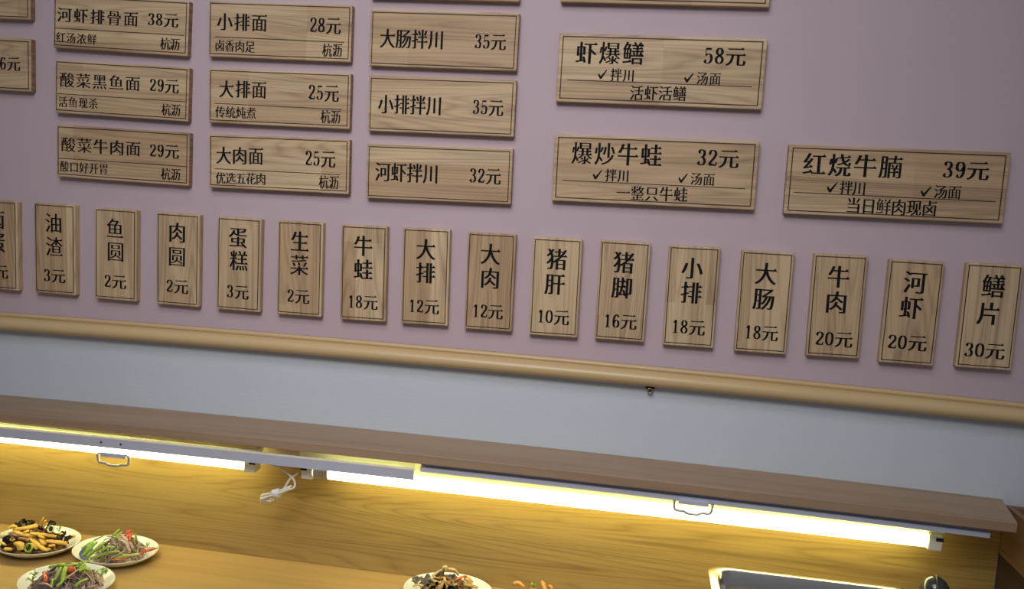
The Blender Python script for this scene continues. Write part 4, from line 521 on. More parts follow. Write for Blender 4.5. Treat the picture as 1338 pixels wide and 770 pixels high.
# ------------------------------------------------------------------ small hook under the rail
hk = empty('wall_hook', (0.0490, 0, 1.2830)); P(hk, 'tiny dark hook with a brass ring under the middle of the rail', 'hook')
bm = BM(); box(bm, -0.0085, 0.0085, -0.008, -0.0002, -0.0005, 0.0065, 0.001); link('bracket', bm, M['screw'], hk)
bm = BM(); tube(bm, [Vector((0.0045 * math.cos(a / 12 * 2 * math.pi), -0.0105, -0.003 + 0.0045 * math.sin(a / 12 * 2 * math.pi))) for a in range(12)], 0.0014, seg=6, closed=True, up=Vector((0, 1, 0)))
link('ring', bm, M['brass'], hk, smooth=True)
bm = BM(); lathe(bm, [(0.0, 0.003), (0.0024, 0.002), (0.0024, -0.0085), (0.0, -0.0085)], 12); bmesh.ops.rotate(bm, verts=bm.verts, matrix=Matrix.Rotation(math.radians(90), 3, 'X')); bmesh.ops.translate(bm, verts=bm.verts, vec=(0, -0.0085, -0.003))
link('screw', bm, M['screw'], hk)

# ------------------------------------------------------------------ shelf, back panel, worktop, base
ST, SB, SF = 1.1435, 1.1255, -0.125
sh = empty('wall_shelf', (0, 0, ST)); P(sh, 'long brown oak shelf with back panel under the grey wall', 'shelf')
bm = BM(); n = 24; rows = []
x1b, x1f = 0.703, 0.679
for i in range(n + 1):
    t = i / n; row = []
    for (y, z, xe) in ((-0.0005, ST, x1b), (SF + 0.001, ST, x1f), (SF, ST - 0.001, x1f), (SF, SB + 0.001, x1f), (SF + 0.001, SB, x1f), (-0.0005, SB, x1b)):
        x = XL + (xe - XL) * t; row.append(bm.verts.new((x, y, z + bow(x) - ST)))
    rows.append(row)
for i in range(n):
    for j in range(6): bm.faces.new((rows[i][j], rows[i][(j + 1) % 6], rows[i + 1][(j + 1) % 6], rows[i + 1][j]))
bm.faces.new(rows[0]); bm.faces.new(list(reversed(rows[-1]))); bmesh.ops.recalc_face_normals(bm, faces=bm.faces)
link('shelf_board', bm, M['oak_shelf'], sh)
WZ = 0.847
bm = BM(); box(bm, XL, 0.7035, -0.016, -0.0005, WZ - ST + 0.0005, SB - ST - 0.009); link('back_panel', bm, M['oak'], sh)

ct = empty('counter', (0, 0, 0)); P(ct, 'light oak counter with plates of food standing on it', 'counter')
bm = BM(); box(bm, XL, 1.25, -0.62, -0.0005, WZ - 0.03, WZ, 0.002); link('worktop', bm, M['oak_top'], ct)
bm = BM(); box(bm, XL, 1.25, -0.58, -0.01, 0.0, WZ - 0.0305); link('base_cabinet', bm, M['oak_top'], ct)

# ------------------------------------------------------------------ fluorescent fittings under the shelf
def fitting(x0, x1, label, endcap=True, lab=False):
    xc = (x0 + x1) / 2; dz = bow(xc)
    zt = 1.0715; yt = -0.075
    r = empty('tube_light', (xc, yt, SB + dz)); P(r, label, 'lamp', 'tube lights under the shelf'); o = SB + dz
    L = (x1 - x0) / 2
    bm = BM(); zl, zh = zt + 0.0125 - o, min(bow(x0), bow(x1)) - dz - 0.0008
    q = [[bm.verts.new((x, y, z)) for y, z in ((-0.006, zl), (0.006, zl), (0.016, zh - 0.004), (0.016, zh), (-0.016, zh), (-0.016, zh - 0.004))] for x in (-L - 0.028, L + 0.028)]  # flared upward so the sides face down and catch the tube's light
    for j in range(6): bm.faces.new((q[0][j], q[0][(j + 1) % 6], q[1][(j + 1) % 6], q[1][j]))
    bm.faces.new(q[0]); bm.faces.new(q[1]); bmesh.ops.recalc_face_normals(bm, faces=bm.faces); link('housing', bm, M['housing'], r)
    bm = BM(); tube(bm, [Vector((-L, 0, zt - o)), Vector((L, 0, zt - o))], 0.0142, seg=24); link('glowing_tube', bm, M['glow'], r, smooth=False)
    for s in (-1, 1):
        bm = BM(); a, b = sorted((s * L, s * (L + 0.024)))
        box(bm, a, b, -0.0145, 0.0145, zt - 0.0150 - o, zt + 0.0135 - o, 0.003); link('end_cap', bm, M['white'], r)
        bm = BM(); a, b = sorted((s * (L + 0.012), s * (L + 0.0245)))
        box(bm, a, b, -0.0155, -0.0140, zt + 0.003 - o, zt + 0.0095 - o); link('socket_slot', bm, M['screw'], r)
    if lab:
        bm = BM(); tube(bm, [Vector((-L, 0, zt - o)), Vector((-L + 0.030, 0, zt - o))], 0.0148, seg=24); link('paper_sleeve', bm, M['white'], r)
        bm = BM()
        for q in range(9): tube(bm, [Vector((-L + 0.002 + q * 0.003, 0, zt - o)), Vector((-L + 0.0034 + q * 0.003, 0, zt - o))], 0.0150, seg=24)
        P(link('printed_stripes', bm, M['label'], r), kind='stuff')
    return r
fitting(-1.885, -0.7360, 'glowing tube light at the left, its end cap beside the white cable')
fitting(-0.592, 0.5540, 'long glowing tube light at the right with striped sleeve on its end', lab=True)

# cable with its tied loop
cb = [(-0.6655, 1.074), (-0.65, 1.0672), (-0.6344, 1.0577), (-0.6275, 1.049), (-0.6291, 1.0376), (-0.6508, 1.0285), (-0.6736, 1.0173), (-0.6889, 1.0127), (-0.6942, 1.0083), (-0.6887, 1.0032), (-0.6771, 1.0036), (-0.6657, 1.0116), (-0.6546, 1.0242), (-0.6473, 1.0383), (-0.6382, 1.0544), (-0.6242, 1.0648)]
ca = empty('power_cable', (-0.66, -0.085, 1.04)); P(ca, 'white power cable bundled in a loop between the two tube lights', 'cable')
pts = [Vector((x + 0.66, -0.012 * math.sin(i / 15 * 3.0) + (0.004 if i > 9 else 0), z - 1.04)) for i, (x, z) in enumerate(cb)]
bm = BM(); tube(bm, crom([Vector((-0.03, 0.006, 0.038)), ] + pts, 5), 0.0021, seg=8); link('cord', bm, M['cable'], ca, smooth=True)
bm = BM()
for q, (dz, dy) in enumerate(((0.0035, -0.004), (-0.003, -0.003), (0.000, -0.008))):
    c = [Vector((0.030, -0.012 + dy, 0.001 + dz)), Vector((0.010, -0.016 + dy, -0.009 + dz)), Vector((-0.014, -0.014 + dy, -0.020 + dz * 1.3)), Vector((-0.030, -0.012 + dy, -0.028 + dz * 2)), Vector((-0.032, -0.010, -0.034 + dz)), Vector((-0.012, -0.012 + dy, -0.030 + dz))]
    tube(bm, crom(c, 5), 0.0021, seg=8)
link('bundled_loops', bm, M['cable'], ca, smooth=True)
bm = BM(); tube(bm, [Vector((-0.006, -0.018, -0.016)), Vector((0.006, -0.019, -0.011))], 0.0068, 0.0088, seg=14); link('cable_tie', bm, M['tie'], ca, smooth=True)

# ------------------------------------------------------------------ roller screens with pull handles
def screen(x0, x1, zt, zb, y, label, hx, hz, film, screws, tilt=0):
    xc = (x0 + x1) / 2
    r = empty('roller_screen', (xc, y, SB)); P(r, label, 'screen', 'roller screens under the shelf edge')
    f = lambda x: bow(x + xc)
    bm = BM(); sweep(bm, [(-0.004, zt - SB), (0.004, zt - SB + 0.001), (0.004, zb - SB), (-0.004, zb - SB)], x0 - xc, x1 - xc, 16, f=f)
    link('bottom_bar', bm, M['alu'], r)
    bm = BM(); sweep(bm, [(0.0025, SB - SB - 0.0008), (0.0035, SB - SB - 0.0008), (0.0035, zt - SB), (0.0025, zt - SB)], x0 - xc, x1 - xc, 16, f=f)
    link('film' if film else 'roller', bm, M['film'] if film else M['aludark'], r)
    if film:
        bm = BM(); sweep(bm, [(-0.0046, zt - SB + 0.0022), (0.002, zt - SB + 0.0026), (0.002, zt - SB), (-0.0046, zt - SB)], x0 - xc, x1 - xc, 16, f=f); link('painted_glint', bm, M['white'], r)  # white strip painted as the reflection along the bar's top edge
    h = bm = BM()
    o = Vector((hx - xc, -0.0065, hz - SB + bow(hx)))
    pts = [(-0.034, -0.003), (-0.0335, -0.012), (-0.0315, -0.0195), (-0.026, -0.0212), (-0.016, -0.0215), (-0.0115, -0.0238), (-0.007, -0.0250), (0.007, -0.0250), (0.0115, -0.0238), (0.016, -0.0215), (0.026, -0.0212), (0.0315, -0.0195), (0.0335, -0.012), (0.034, -0.003)]
    tube(bm, crom([o + Vector((x, 0, z)) for x, z in pts], 3), 0.0026, seg=8, up=Vector((0, 1, 0)))
    for s in (-1, 1): tube(bm, [o + Vector((s * 0.034, 0, -0.003)), o + Vector((s * 0.026, 0.001, -0.001))], 0.0018, seg=8, up=Vector((0, 1, 0)))
    hd = link('pull_handle', bm, M['wire'], r, smooth=True)
    bm = BM(); box(bm, o.x - 0.027, o.x + 0.027, -0.0085, -0.0045, o.z - 0.008, o.z + 0.0005, 0.0012)
    link('handle_plate', bm, M['alu'], hd)
    bm = BM()
    for dx in screws:
        bm = BM(); lathe(bm, [(0, 0.0006), (0.0016, 0.0006), (0.0022, 0), (0.0022, -0.001)], 12); bmesh.ops.rotate(bm, verts=bm.verts, matrix=Matrix.Rotation(math.radians(90), 3, 'X'))
        bmesh.ops.translate(bm, verts=bm.verts, vec=(dx - xc, -0.0045, 1.0975 - SB)); link('screw', bm, M['screw'], r)
    return r
screen(-1.90, -0.3800, 1.1100, 1.0912, -0.117, 'left roller screen with a wide lavender grey bar, two screws and wire handle', -0.9945, 1.0815, True, (-1.0232, -0.9803))
screen(-0.3690, 0.6420, 1.1162, 1.1082, -0.113, 'right roller screen with a thin metal bar and wire handle over the long tube', 0.1390, 1.1120, False, ())

# ------------------------------------------------------------------ plates
def plate(x, y, r, label, blue=False, tint='ceramic'):
    root = empty('plate', (x, y, WZ)); P(root, label, 'plate', 'small round plates on the counter')
    prof = [(0, 0.003), (r * 0.55, 0.003), (r * 0.72, 0.0065), (r * 0.86, 0.0135), (r * 0.975, 0.0205), (r * 0.995, 0.0215), (r, 0.0205), (r * 0.985, 0.0185), (r * 0.86, 0.0105), (r * 0.70, 0.0035), (r * 0.60, 0.0012), (r * 0.58, 0.0), (r * 0.50, 0.0), (r * 0.49, 0.0012), (0, 0.0012)]
    OV = Vector((1.10, 0.88, 1))
    bm = BM(); lathe(bm, prof, 64); bmesh.ops.recalc_face_normals(bm, faces=bm.faces)
    for v in bm.verts: v.co = Vector((v.co.x * OV.x, v.co.y * OV.y, v.co.z))
    link('dish', bm, M[tint], root, smooth=True)
    if blue:
        bm = BM(); lathe(bm, [(r * 0.62, 0.0044), (r * 0.72, 0.0071), (r * 0.84, 0.0130)], 14, math.radians(165), math.radians(232))
        for v in bm.verts: v.co = Vector((v.co.x * OV.x, v.co.y * OV.y, v.co.z))
        link('painted_patch', bm, M['blueprint'], root, smooth=True)
    return root
PLT = {1: (-1.180, -0.106, 0.081), 2: (-1.004, -0.101, 0.078), 3: (-1.009, -0.245, 0.080), 4: (-0.308, -0.090, 0.080), 5: (-0.135, -0.125, 0.070)}
plate(*PLT[1], 'cream plate at the far left heaped with yellow strips and black fungus')
plate(*PLT[2], 'cream plate with a blue patch, holding green stalks and red pepper strips', blue=True)
plate(*PLT[3], 'pale plate nearest the camera at the left under dark shredded meat')
plate(*PLT[4], 'white plate in the middle heaped with beige mushrooms')
plate(*PLT[5], 'plate of orange fried pieces cut by the lower edge')

# heaps of fine shreds under the larger pieces (nobody could count them)
def shreds(name, pl, cx, cy, R, H, n, mt, seed, w=0.0016, ln=0.035, flat=1.0, z0=0.004, ry=1.0):
    rnd = random.Random(seed); px, py, pr = PLT[pl]; bm = BM()
    # a low mound carries the shreds
    prof = [(R * t, H * 0.72 * (1 - t * t)) for t in (1, 0.85, 0.65, 0.4, 0.2)] + [(0, H * 0.74)]
    lathe(bm, prof, 20, c=(0, 0, z0))
    for v in bm.verts:
        q = noise.noise(v.co * 90 + Vector((seed, 0, 0))); v.co.z += q * H * 0.25; v.co.x *= 1 + q * 0.15; v.co.y *= ry * (1 + q * 0.15)
    for i in range(n):
        a = rnd.uniform(0, 6.283); rr = R * math.sqrt(rnd.random()) * 0.92; x, y = rr * math.cos(a), rr * math.sin(a) * ry
        z = z0 + H * (1 - (rr / R) ** 2) * rnd.uniform(0.7, 1.05) + 0.002; d = rnd.uniform(0, 6.283); l = ln * rnd.uniform(0.5, 1.2)
        p = []
        for k in range(5):
            t = (k - 2) / 4; u = d + t * rnd.uniform(-1.5, 1.5)
            xx, yy = x + l * t * math.cos(u), y + l * t * math.sin(u)
            rr2 = min(1.0, math.hypot(xx, yy / ry) / R); p.append(Vector((xx, yy, z0 + 0.002 + max(0.0, H * (1 - rr2 ** 2)) * 0.85 + rnd.uniform(0, 0.005) + (z - z0) * 0.12)))
        tube(bm, crom(p, 2), w * rnd.uniform(0.7, 1.4), w * 0.6, seg=5, taper=lambda t: 0.5 + math.sin(t * math.pi) * 0.6)
    o = link(name, bm, M[mt], smooth=True); o.location = (cx, cy, WZ); return o
P(shreds('stir_fry_shreds', 1, -1.185, -0.110, 0.060, 0.036, 90, 'darkmix', 3, w=0.0028, ry=0.85), 'dark brown shreds beneath the yellow strips on the far left plate', 'food', kind='stuff')
P(shreds('meat_shreds', 2, -0.995, -0.098, 0.050, 0.038, 110, 'greymeat', 5, ln=0.03, w=0.002), 'grey brown meat shreds in the middle of the blue patched plate', 'food', kind='stuff')
P(shreds('meat_shreds', 3, -1.010, -0.245, 0.060, 0.040, 190, 'purple', 7, ln=0.034, w=0.002), 'purplish grey meat shreds heaped on the nearest left plate', 'food', kind='stuff')
P(shreds('pale_shreds', 3, -1.000, -0.245, 0.058, 0.0415, 50, 'pinkmeat', 17, w=0.0012, ln=0.034), 'thin pale shreds mixed over the purplish meat on the nearest left plate', 'food', kind='stuff')
P(shreds('mushroom_bits', 4, -0.310, -0.100, 0.060, 0.040, 90, 'brownmix', 9, w=0.003, ln=0.022), 'brown mushroom bits beneath the beige curls on the middle plate', 'food', kind='stuff')
P(shreds('fried_bits', 5, -0.138, -0.110, 0.050, 0.038, 40, 'friedor', 11, w=0.004, ln=0.02), 'orange fried bits beneath the larger pieces on the lower plate', 'food', kind='stuff')

PN = {1: 'far left plate', 2: 'plate with the blue patch', 3: 'nearest left plate', 4: 'middle mushroom plate', 5: 'lower fried plate'}
DESC = {('strip', 'bamboo'): ('yellow_strip', 'flat yellow strip on the heap of the %s'), ('strip', 'fried'): ('golden_strip', 'straight golden strip lying at the right of the %s'),
 ('strip', 'pale'): ('cabbage_piece', 'pale cabbage piece at the left of the %s'), ('fungus', 'fungus'): ('black_fungus', 'crinkled black fungus piece on the %s'),
 ('strip', 'meat'): ('meat_slice', 'brown meat slice on the %s'), ('ring', 'green'): ('pepper_ring', 'dark green ring at the front of the %s'),
 ('ring', 'pale'): ('onion_ring', 'pale onion ring near the top of the %s'), ('sprig', 'green'): ('herb_sprig', 'green leafy herb sprig on the %s'),
 ('stem', 'green'): ('scallion_stalk', 'bright green scallion stalk on the %s'), ('stem', 'lime'): ('celery_stalk', 'pale yellow green stalk at the front of the %s'),
 ('strip', 'red'): ('pepper_strip', 'red pepper strip on the %s'), ('strip', 'pinkmeat'): ('meat_strip', 'pale pinkish meat strip on the %s'),
 ('tomato', 'red'): ('tomato_piece', 'round red tomato piece on top of the %s'), ('strip', 'mushpale'): ('mushroom_slice', 'curled beige mushroom slice on the %s'),
 ('fungus', 'mushgrey'): ('grey_mushroom', 'grey mushroom piece on the %s'), ('strip', 'redor'): ('orange_strip', 'orange red pepper strip on the %s'),
 ('strip', 'bamboo2'): ('golden_slice', 'golden brown slice at the right of the %s'), ('nugget', 'friedor'): ('fried_piece', 'orange deep fried piece on the %s')}
FOOD = [[1,"strip","bamboo",0.01,[[-1.2217,-0.1155,0.889],[-1.1915,-0.1194,0.897],[-1.1765,-0.1061,0.899]]],
[1,"strip","bamboo",0.005,[[-1.1759,-0.1028,0.897],[-1.1663,-0.1016,0.915]]],
[1,"strip","bamboo",0.005,[[-1.1746,-0.0994,0.892],[-1.1625,-0.1005,0.909]]],
[1,"strip","bamboo",0.005,[[-1.1691,-0.1015,0.892],[-1.1608,-0.0976,0.902]]],
[1,"strip","bamboo",0.008,[[-1.2158,-0.1247,0.889],[-1.1851,-0.1337,0.889],[-1.1698,-0.1231,0.885]]],
[1,"strip","bamboo",0.008,[[-1.1821,-0.1315,0.884],[-1.1635,-0.1353,0.879],[-1.1275,-0.1499,0.872],[-1.1264,-0.1393,0.869]]],
[1,"strip","bamboo",0.011,[[-1.1779,-0.1268,0.89],[-1.1567,-0.1156,0.885],[-1.1345,-0.1054,0.879]]],
[1,"strip","bamboo",0.009,[[-1.1517,-0.1284,0.882],[-1.1352,-0.1398,0.877]]],
[1,"strip","bamboo",0.009,[[-1.2009,-0.1702,0.873],[-1.1868,-0.1648,0.871]]],
[1,"strip","bamboo",0.011,[[-1.1884,-0.1531,0.879],[-1.1733,-0.1603,0.881],[-1.1693,-0.1654,0.872]]],
[1,"strip","bamboo",0.008,[[-1.1234,-0.0841,0.873],[-1.111,-0.0793,0.871]]],
[1,"strip","bamboo",0.007,[[-1.2291,-0.122,0.893],[-1.2234,-0.1172,0.897],[-1.2186,-0.1133,0.893]]],
[1,"strip","bamboo",0.007,[[-1.2143,-0.1422,0.883],[-1.195,-0.1506,0.883]]],
[1,"strip","bamboo",0.007,[[-1.1611,-0.1404,0.877],[-1.1438,-0.1489,0.871]]],
[1,"strip","bamboo",0.006,[[-1.1883,-0.1335,0.893],[-1.1806,-0.1252,0.895]]],
[1,"strip","bamboo",0.007,[[-1.1333,-0.0965,0.883],[-1.1234,-0.0949,0.879]]],
[1,"strip","bamboo",0.006,[[-1.2202,-0.1543,0.877],[-1.2066,-0.1595,0.875]]],
[1,"strip","bamboo",0.007,[[-1.1262,-0.1394,0.875],[-1.1184,-0.1313,0.874]]],
[1,"strip","bamboo",0.006,[[-1.1561,-0.1286,0.889],[-1.143,-0.1294,0.885]]],
[1,"strip","fried",0.009,[[-1.1377,-0.1325,0.881],[-1.1031,-0.114,0.873]]],
[1,"strip","pale",0.015,[[-1.2342,-0.141,0.883],[-1.2197,-0.1355,0.887]]],
[1,"fungus","fungus",0.012,[[-1.2165,-0.1038,0.897]]],
[1,"fungus","fungus",0.009,[[-1.2022,-0.0957,0.897]]],
[1,"fungus","fungus",0.015,[[-1.208,-0.1519,0.879]]],
[1,"fungus","fungus",0.012,[[-1.1751,-0.104,0.887]]],
[1,"fungus","fungus",0.012,[[-1.1593,-0.0956,0.887]]],
[1,"fungus","fungus",0.012,[[-1.1281,-0.0993,0.881]]],
[1,"fungus","fungus",0.009,[[-1.1067,-0.108,0.879]]],
[1,"fungus","fungus",0.011,[[-1.1656,-0.1206,0.877]]],
[1,"fungus","fungus",0.009,[[-1.1661,-0.078,0.892]]],
[1,"strip","meat",0.009,[[-1.1931,-0.1395,0.883],[-1.1818,-0.1379,0.883],[-1.1696,-0.1395,0.88]]],
[1,"strip","meat",0.01,[[-1.2213,-0.1239,0.885],[-1.203,-0.1329,0.885],[-1.195,-0.1311,0.883]]],
[1,"ring","green",0.0075,[[-1.1574,-0.1571,0.875]]],
[1,"ring","pale",0.0065,[[-1.1437,-0.1099,0.897]]],
[1,"sprig","green",0.007,[[-1.1428,-0.0857,0.885]]],
[2,"stem","green",0.006,[[-1.0353,-0.1615,0.875],[-1.0245,-0.1519,0.889],[-1.0195,-0.1451,0.897]]],
[2,"stem","green",0.007,[[-1.0248,-0.1627,0.875],[-1.0076,-0.154,0.892],[-0.9988,-0.1442,0.902]]],
[2,"stem","green",0.005,[[-1.0347,-0.143,0.882],[-1.0188,-0.1405,0.897]]],
[2,"stem","green",0.005,[[-1.0187,-0.1603,0.871],[-0.989,-0.1557,0.883],[-0.9656,-0.1474,0.887]]],
[2,"stem","green",0.004,[[-0.9877,-0.1578,0.885],[-0.9691,-0.1509,0.889]]],
[2,"stem","green",0.003,[[-1.0425,-0.1149,0.887],[-1.0223,-0.1124,0.899]]],
[2,"stem","green",0.004,[[-0.996,-0.1281,0.905],[-0.984,-0.1196,0.919]]],
[2,"stem","green",0.004,[[-0.9887,-0.1302,0.903],[-0.9799,-0.1199,0.913]]],
[2,"stem","green",0.004,[[-1.0366,-0.1543,0.881],[-1.0284,-0.1408,0.895]]],
[2,"stem","green",0.004,[[-0.9978,-0.1571,0.889],[-0.9825,-0.1539,0.897],[-0.9729,-0.1511,0.897]]],
[2,"stem","green",0.004,[[-0.97,-0.1553,0.875],[-0.9583,-0.1438,0.877]]],
[2,"stem","green",0.004,[[-1.049,-0.1449,0.881],[-1.0396,-0.1388,0.889],[-1.0333,-0.1309,0.893]]],
[2,"stem","lime",0.005,[[-0.9611,-0.1425,0.877],[-0.9476,-0.1365,0.877],[-0.9356,-0.1279,0.877]]],
[2,"strip","red",0.005,[[-0.9412,-0.1191,0.873],[-0.9298,-0.1028,0.873],[-0.9211,-0.0847,0.873]]],
[2,"strip","red",0.004,[[-0.9383,-0.1144,0.877],[-0.9285,-0.105,0.877],[-0.9209,-0.0916,0.875]]],
[2,"strip","red",0.005,[[-0.9808,-0.1536,0.871],[-0.9668,-0.1486,0.87],[-0.9546,-0.1405,0.87]]],
[2,"strip","red",0.006,[[-0.9714,-0.1209,0.905],[-0.9692,-0.1167,0.913],[-0.9619,-0.1113,0.917]]],
[2,"strip","red",0.006,[[-0.9586,-0.1255,0.901],[-0.9613,-0.1184,0.909],[-0.9702,-0.1138,0.917]]],
[2,"strip","red",0.005,[[-0.9598,-0.1177,0.907],[-0.9598,-0.1116,0.913]]],
[2,"strip","pinkmeat",0.004,[[-1.0122,-0.1274,0.897],[-0.9974,-0.1259,0.902],[-0.9826,-0.1336,0.892]]],
[2,"strip","pinkmeat",0.005,[[-0.9819,-0.1257,0.901],[-0.9629,-0.131,0.899],[-0.95,-0.1359,0.883]]],
[2,"strip","pinkmeat",0.006,[[-0.9832,-0.1178,0.907],[-0.9631,-0.1246,0.901],[-0.9516,-0.1212,0.883]]],
[2,"strip","pinkmeat",0.004,[[-0.9779,-0.1579,0.877],[-0.9686,-0.1516,0.881],[-0.9571,-0.1428,0.887]]],
[2,"strip","pinkmeat",0.004,[[-1.0158,-0.1103,0.897],[-0.9971,-0.1146,0.903],[-0.9845,-0.1069,0.909]]],
[2,"strip","pinkmeat",0.003,[[-0.9521,-0.0986,0.877],[-0.9389,-0.0945,0.875],[-0.929,-0.0848,0.873]]],
[2,"sprig","green",0.011,[[-0.9588,-0.0975,0.892]]],
[2,"sprig","green",0.006,[[-0.9399,-0.093,0.879]]],
[3,"stem","green",0.005,[[-1.0237,-0.2475,0.897],[-1.0011,-0.2475,0.899],[-0.993,-0.2327,0.897],[-0.9897,-0.2105,0.892]]],
[3,"stem","green",0.006,[[-1.0082,-0.2785,0.882],[-1.01,-0.2661,0.892],[-1.0126,-0.2562,0.897]]],
[3,"stem","green",0.008,[[-0.9905,-0.2799,0.885],[-0.996,-0.2698,0.892],[-1.0048,-0.254,0.897]]],
[3,"stem","green",0.005,[[-0.9756,-0.257,0.895],[-0.9706,-0.2483,0.897],[-0.9583,-0.2445,0.892]]],
[3,"stem","green",0.004,[[-0.9901,-0.2978,0.883],[-0.9872,-0.2869,0.887],[-0.9904,-0.2775,0.891]]],
[3,"stem","green",0.004,[[-0.9623,-0.2859,0.881],[-0.9592,-0.2749,0.885],[-0.9535,-0.262,0.885]]],
[3,"stem","green",0.005,[[-0.9811,-0.2493,0.897],[-0.9737,-0.2412,0.897],[-0.9648,-0.246,0.894]]],
[3,"stem","green",0.004,[[-1.0047,-0.293,0.877],[-1.012,-0.2784,0.885]]],
[3,"stem","green",0.005,[[-1.04,-0.2511,0.892],[-1.0302,-0.2489,0.895],[-1.0234,-0.2454,0.897]]],
[3,"tomato","red",0.0065,[[-0.9882,-0.2627,0.899]]],
[3,"strip","red",0.007,[[-1.0399,-0.2661,0.889],[-1.0236,-0.2826,0.889],[-1.0168,-0.2928,0.885]]],
[3,"strip","pinkmeat",0.003,[[-0.9824,-0.2833,0.893],[-0.9794,-0.2697,0.895],[-0.9814,-0.2489,0.895]]],
[3,"strip","pinkmeat",0.003,[[-1.0258,-0.2967,0.883],[-1.0125,-0.2972,0.885],[-0.9954,-0.3029,0.883]]],
[3,"strip","pinkmeat",0.004,[[-0.9363,-0.2865,0.883],[-0.9301,-0.2692,0.879]]],
[3,"sprig","green",0.012,[[-0.9453,-0.2363,0.883]]],
[3,"sprig","green",0.007,[[-0.9447,-0.222,0.881]]],
[3,"sprig","green",0.008,[[-1.0547,-0.2713,0.885]]],
[3,"sprig","green",0.007,[[-1.0521,-0.283,0.881]]],
[3,"sprig","green",0.008,[[-0.9784,-0.2426,0.897]]],
[4,"strip","mushpale",0.006,[[-0.3795,-0.0961,0.877],[-0.3743,-0.0885,0.881],[-0.3627,-0.0814,0.883]]],
[4,"strip","mushpale",0.008,[[-0.3404,-0.0943,0.892],[-0.3307,-0.0869,0.899],[-0.3219,-0.0875,0.905]]],
[4,"strip","mushpale",0.009,[[-0.3224,-0.0864,0.909],[-0.3167,-0.0858,0.911],[-0.3143,-0.0887,0.905]]],
[4,"strip","mushpale",0.01,[[-0.3098,-0.0895,0.909],[-0.2985,-0.0869,0.907],[-0.291,-0.0846,0.897]]],
[4,"strip","mushpale",0.006,[[-0.3438,-0.0985,0.892],[-0.3323,-0.1092,0.891],[-0.3187,-0.1097,0.887],[-0.3244,-0.1218,0.883]]],
[4,"strip","mushpale",0.006,[[-0.3154,-0.1012,0.897],[-0.3061,-0.1146,0.891],[-0.2925,-0.1098,0.889],[-0.2861,-0.0985,0.889]]],
[4,"strip","mushpale",0.006,[[-0.3723,-0.1174,0.879],[-0.3628,-0.1147,0.882],[-0.3512,-0.1199,0.883]]],
[4,"fungus","mushgrey",0.014,[[-0.3492,-0.1055,0.887]]],
[4,"fungus","mushgrey",0.013,[[-0.3008,-0.0999,0.893]]],
[4,"fungus","mushgrey",0.009,[[-0.3283,-0.0832,0.893]]],
[4,"fungus","mushgrey",0.009,[[-0.3712,-0.0942,0.881]]],
[4,"fungus","fungus",0.02,[[-0.3384,-0.1179,0.88]]],
[4,"fungus","fungus",0.02,[[-0.3053,-0.1093,0.881]]],
[4,"strip","redor",0.008,[[-0.2927,-0.1034,0.895],[-0.2849,-0.1001,0.899],[-0.2761,-0.0853,0.897]]],
[4,"strip","redor",0.006,[[-0.2881,-0.1033,0.891],[-0.2822,-0.0983,0.897]]],
[4,"strip","bamboo2",0.014,[[-0.2788,-0.0857,0.893],[-0.2713,-0.0858,0.891],[-0.2634,-0.086,0.883]]],
[4,"strip","bamboo2",0.012,[[-0.2773,-0.0982,0.887],[-0.2664,-0.0932,0.883],[-0.2533,-0.0825,0.875]]],
[5,"nugget","friedor",0.009,[[-0.1818,-0.0953,0.897],[-0.1723,-0.0903,0.899],[-0.1591,-0.0977,0.895]]],
[5,"nugget","friedor",0.009,[[-0.1292,-0.0802,0.903],[-0.1242,-0.0835,0.899],[-0.1156,-0.1028,0.891]]],
[5,"nugget","friedor",0.008,[[-0.1141,-0.0797,0.897],[-0.1058,-0.0852,0.893]]],
[5,"nugget","friedor",0.009,[[-0.1508,-0.104,0.893],[-0.1323,-0.0989,0.893]]],
[5,"sprig","green",0.006,[[-0.1424,-0.0908,0.897]]]]
cnt = {}; ORD = ['first', 'second', 'third', 'fourth', 'fifth', 'sixth', 'seventh', 'eighth', 'ninth', 'tenth', 'eleventh', 'twelfth', 'thirteenth', 'fourteenth', 'fifteenth', 'sixteenth', 'seventeenth', 'eighteenth', 'nineteenth', 'twentieth']
for pl, kind, mt, w, pts in FOOD: cnt[(pl, kind, mt)] = cnt.get((pl, kind, mt), 0) + 1
frnd = random.Random(4)
def tilted_disc(bm, c, r, seed):
    rows = []; rr = random.Random(seed); nn = 7
    for i in range(nn):
        for j in range(nn): pass
    rings = [[bm.verts.new(c)]]
    for q in range(1, 4):
        rings.append([bm.verts.new(c + Vector((r * q / 3 * math.cos(a * 2 * math.pi / 12) * (1 + 0.25 * math.sin(a * 1.7 + seed)), r * q / 3 * math.sin(a * 2 * math.pi / 12), 0))) for a in range(12)])
    for a in range(12): bm.faces.new((rings[0][0], rings[1][a], rings[1][(a + 1) % 12]))
    for q in range(1, 3):
        for a in range(12): bm.faces.new((rings[q][a], rings[q + 1][a], rings[q + 1][(a + 1) % 12], rings[q][(a + 1) % 12]))
    rot = Matrix.Rotation(rr.uniform(0.3, 1.0), 3, Vector((rr.uniform(0.3, 1), rr.uniform(-0.6, 0.6), 0)).normalized())
    for v in bm.verts:
        d = v.co - c; w_ = (d.length / r); an = math.atan2(d.y, d.x); d *= 1 + 0.35 * noise.noise(Vector((an, seed, 0)) * 1.3); d.z += 0.7 * r * noise.noise(Vector((d.x * 150, d.y * 150, seed))) + 0.22 * r * math.sin(5 * an + seed) * w_
        v.co = c + rot @ d
    bmesh.ops.solidify(bm, geom=list(bm.faces), thickness=0.0018)
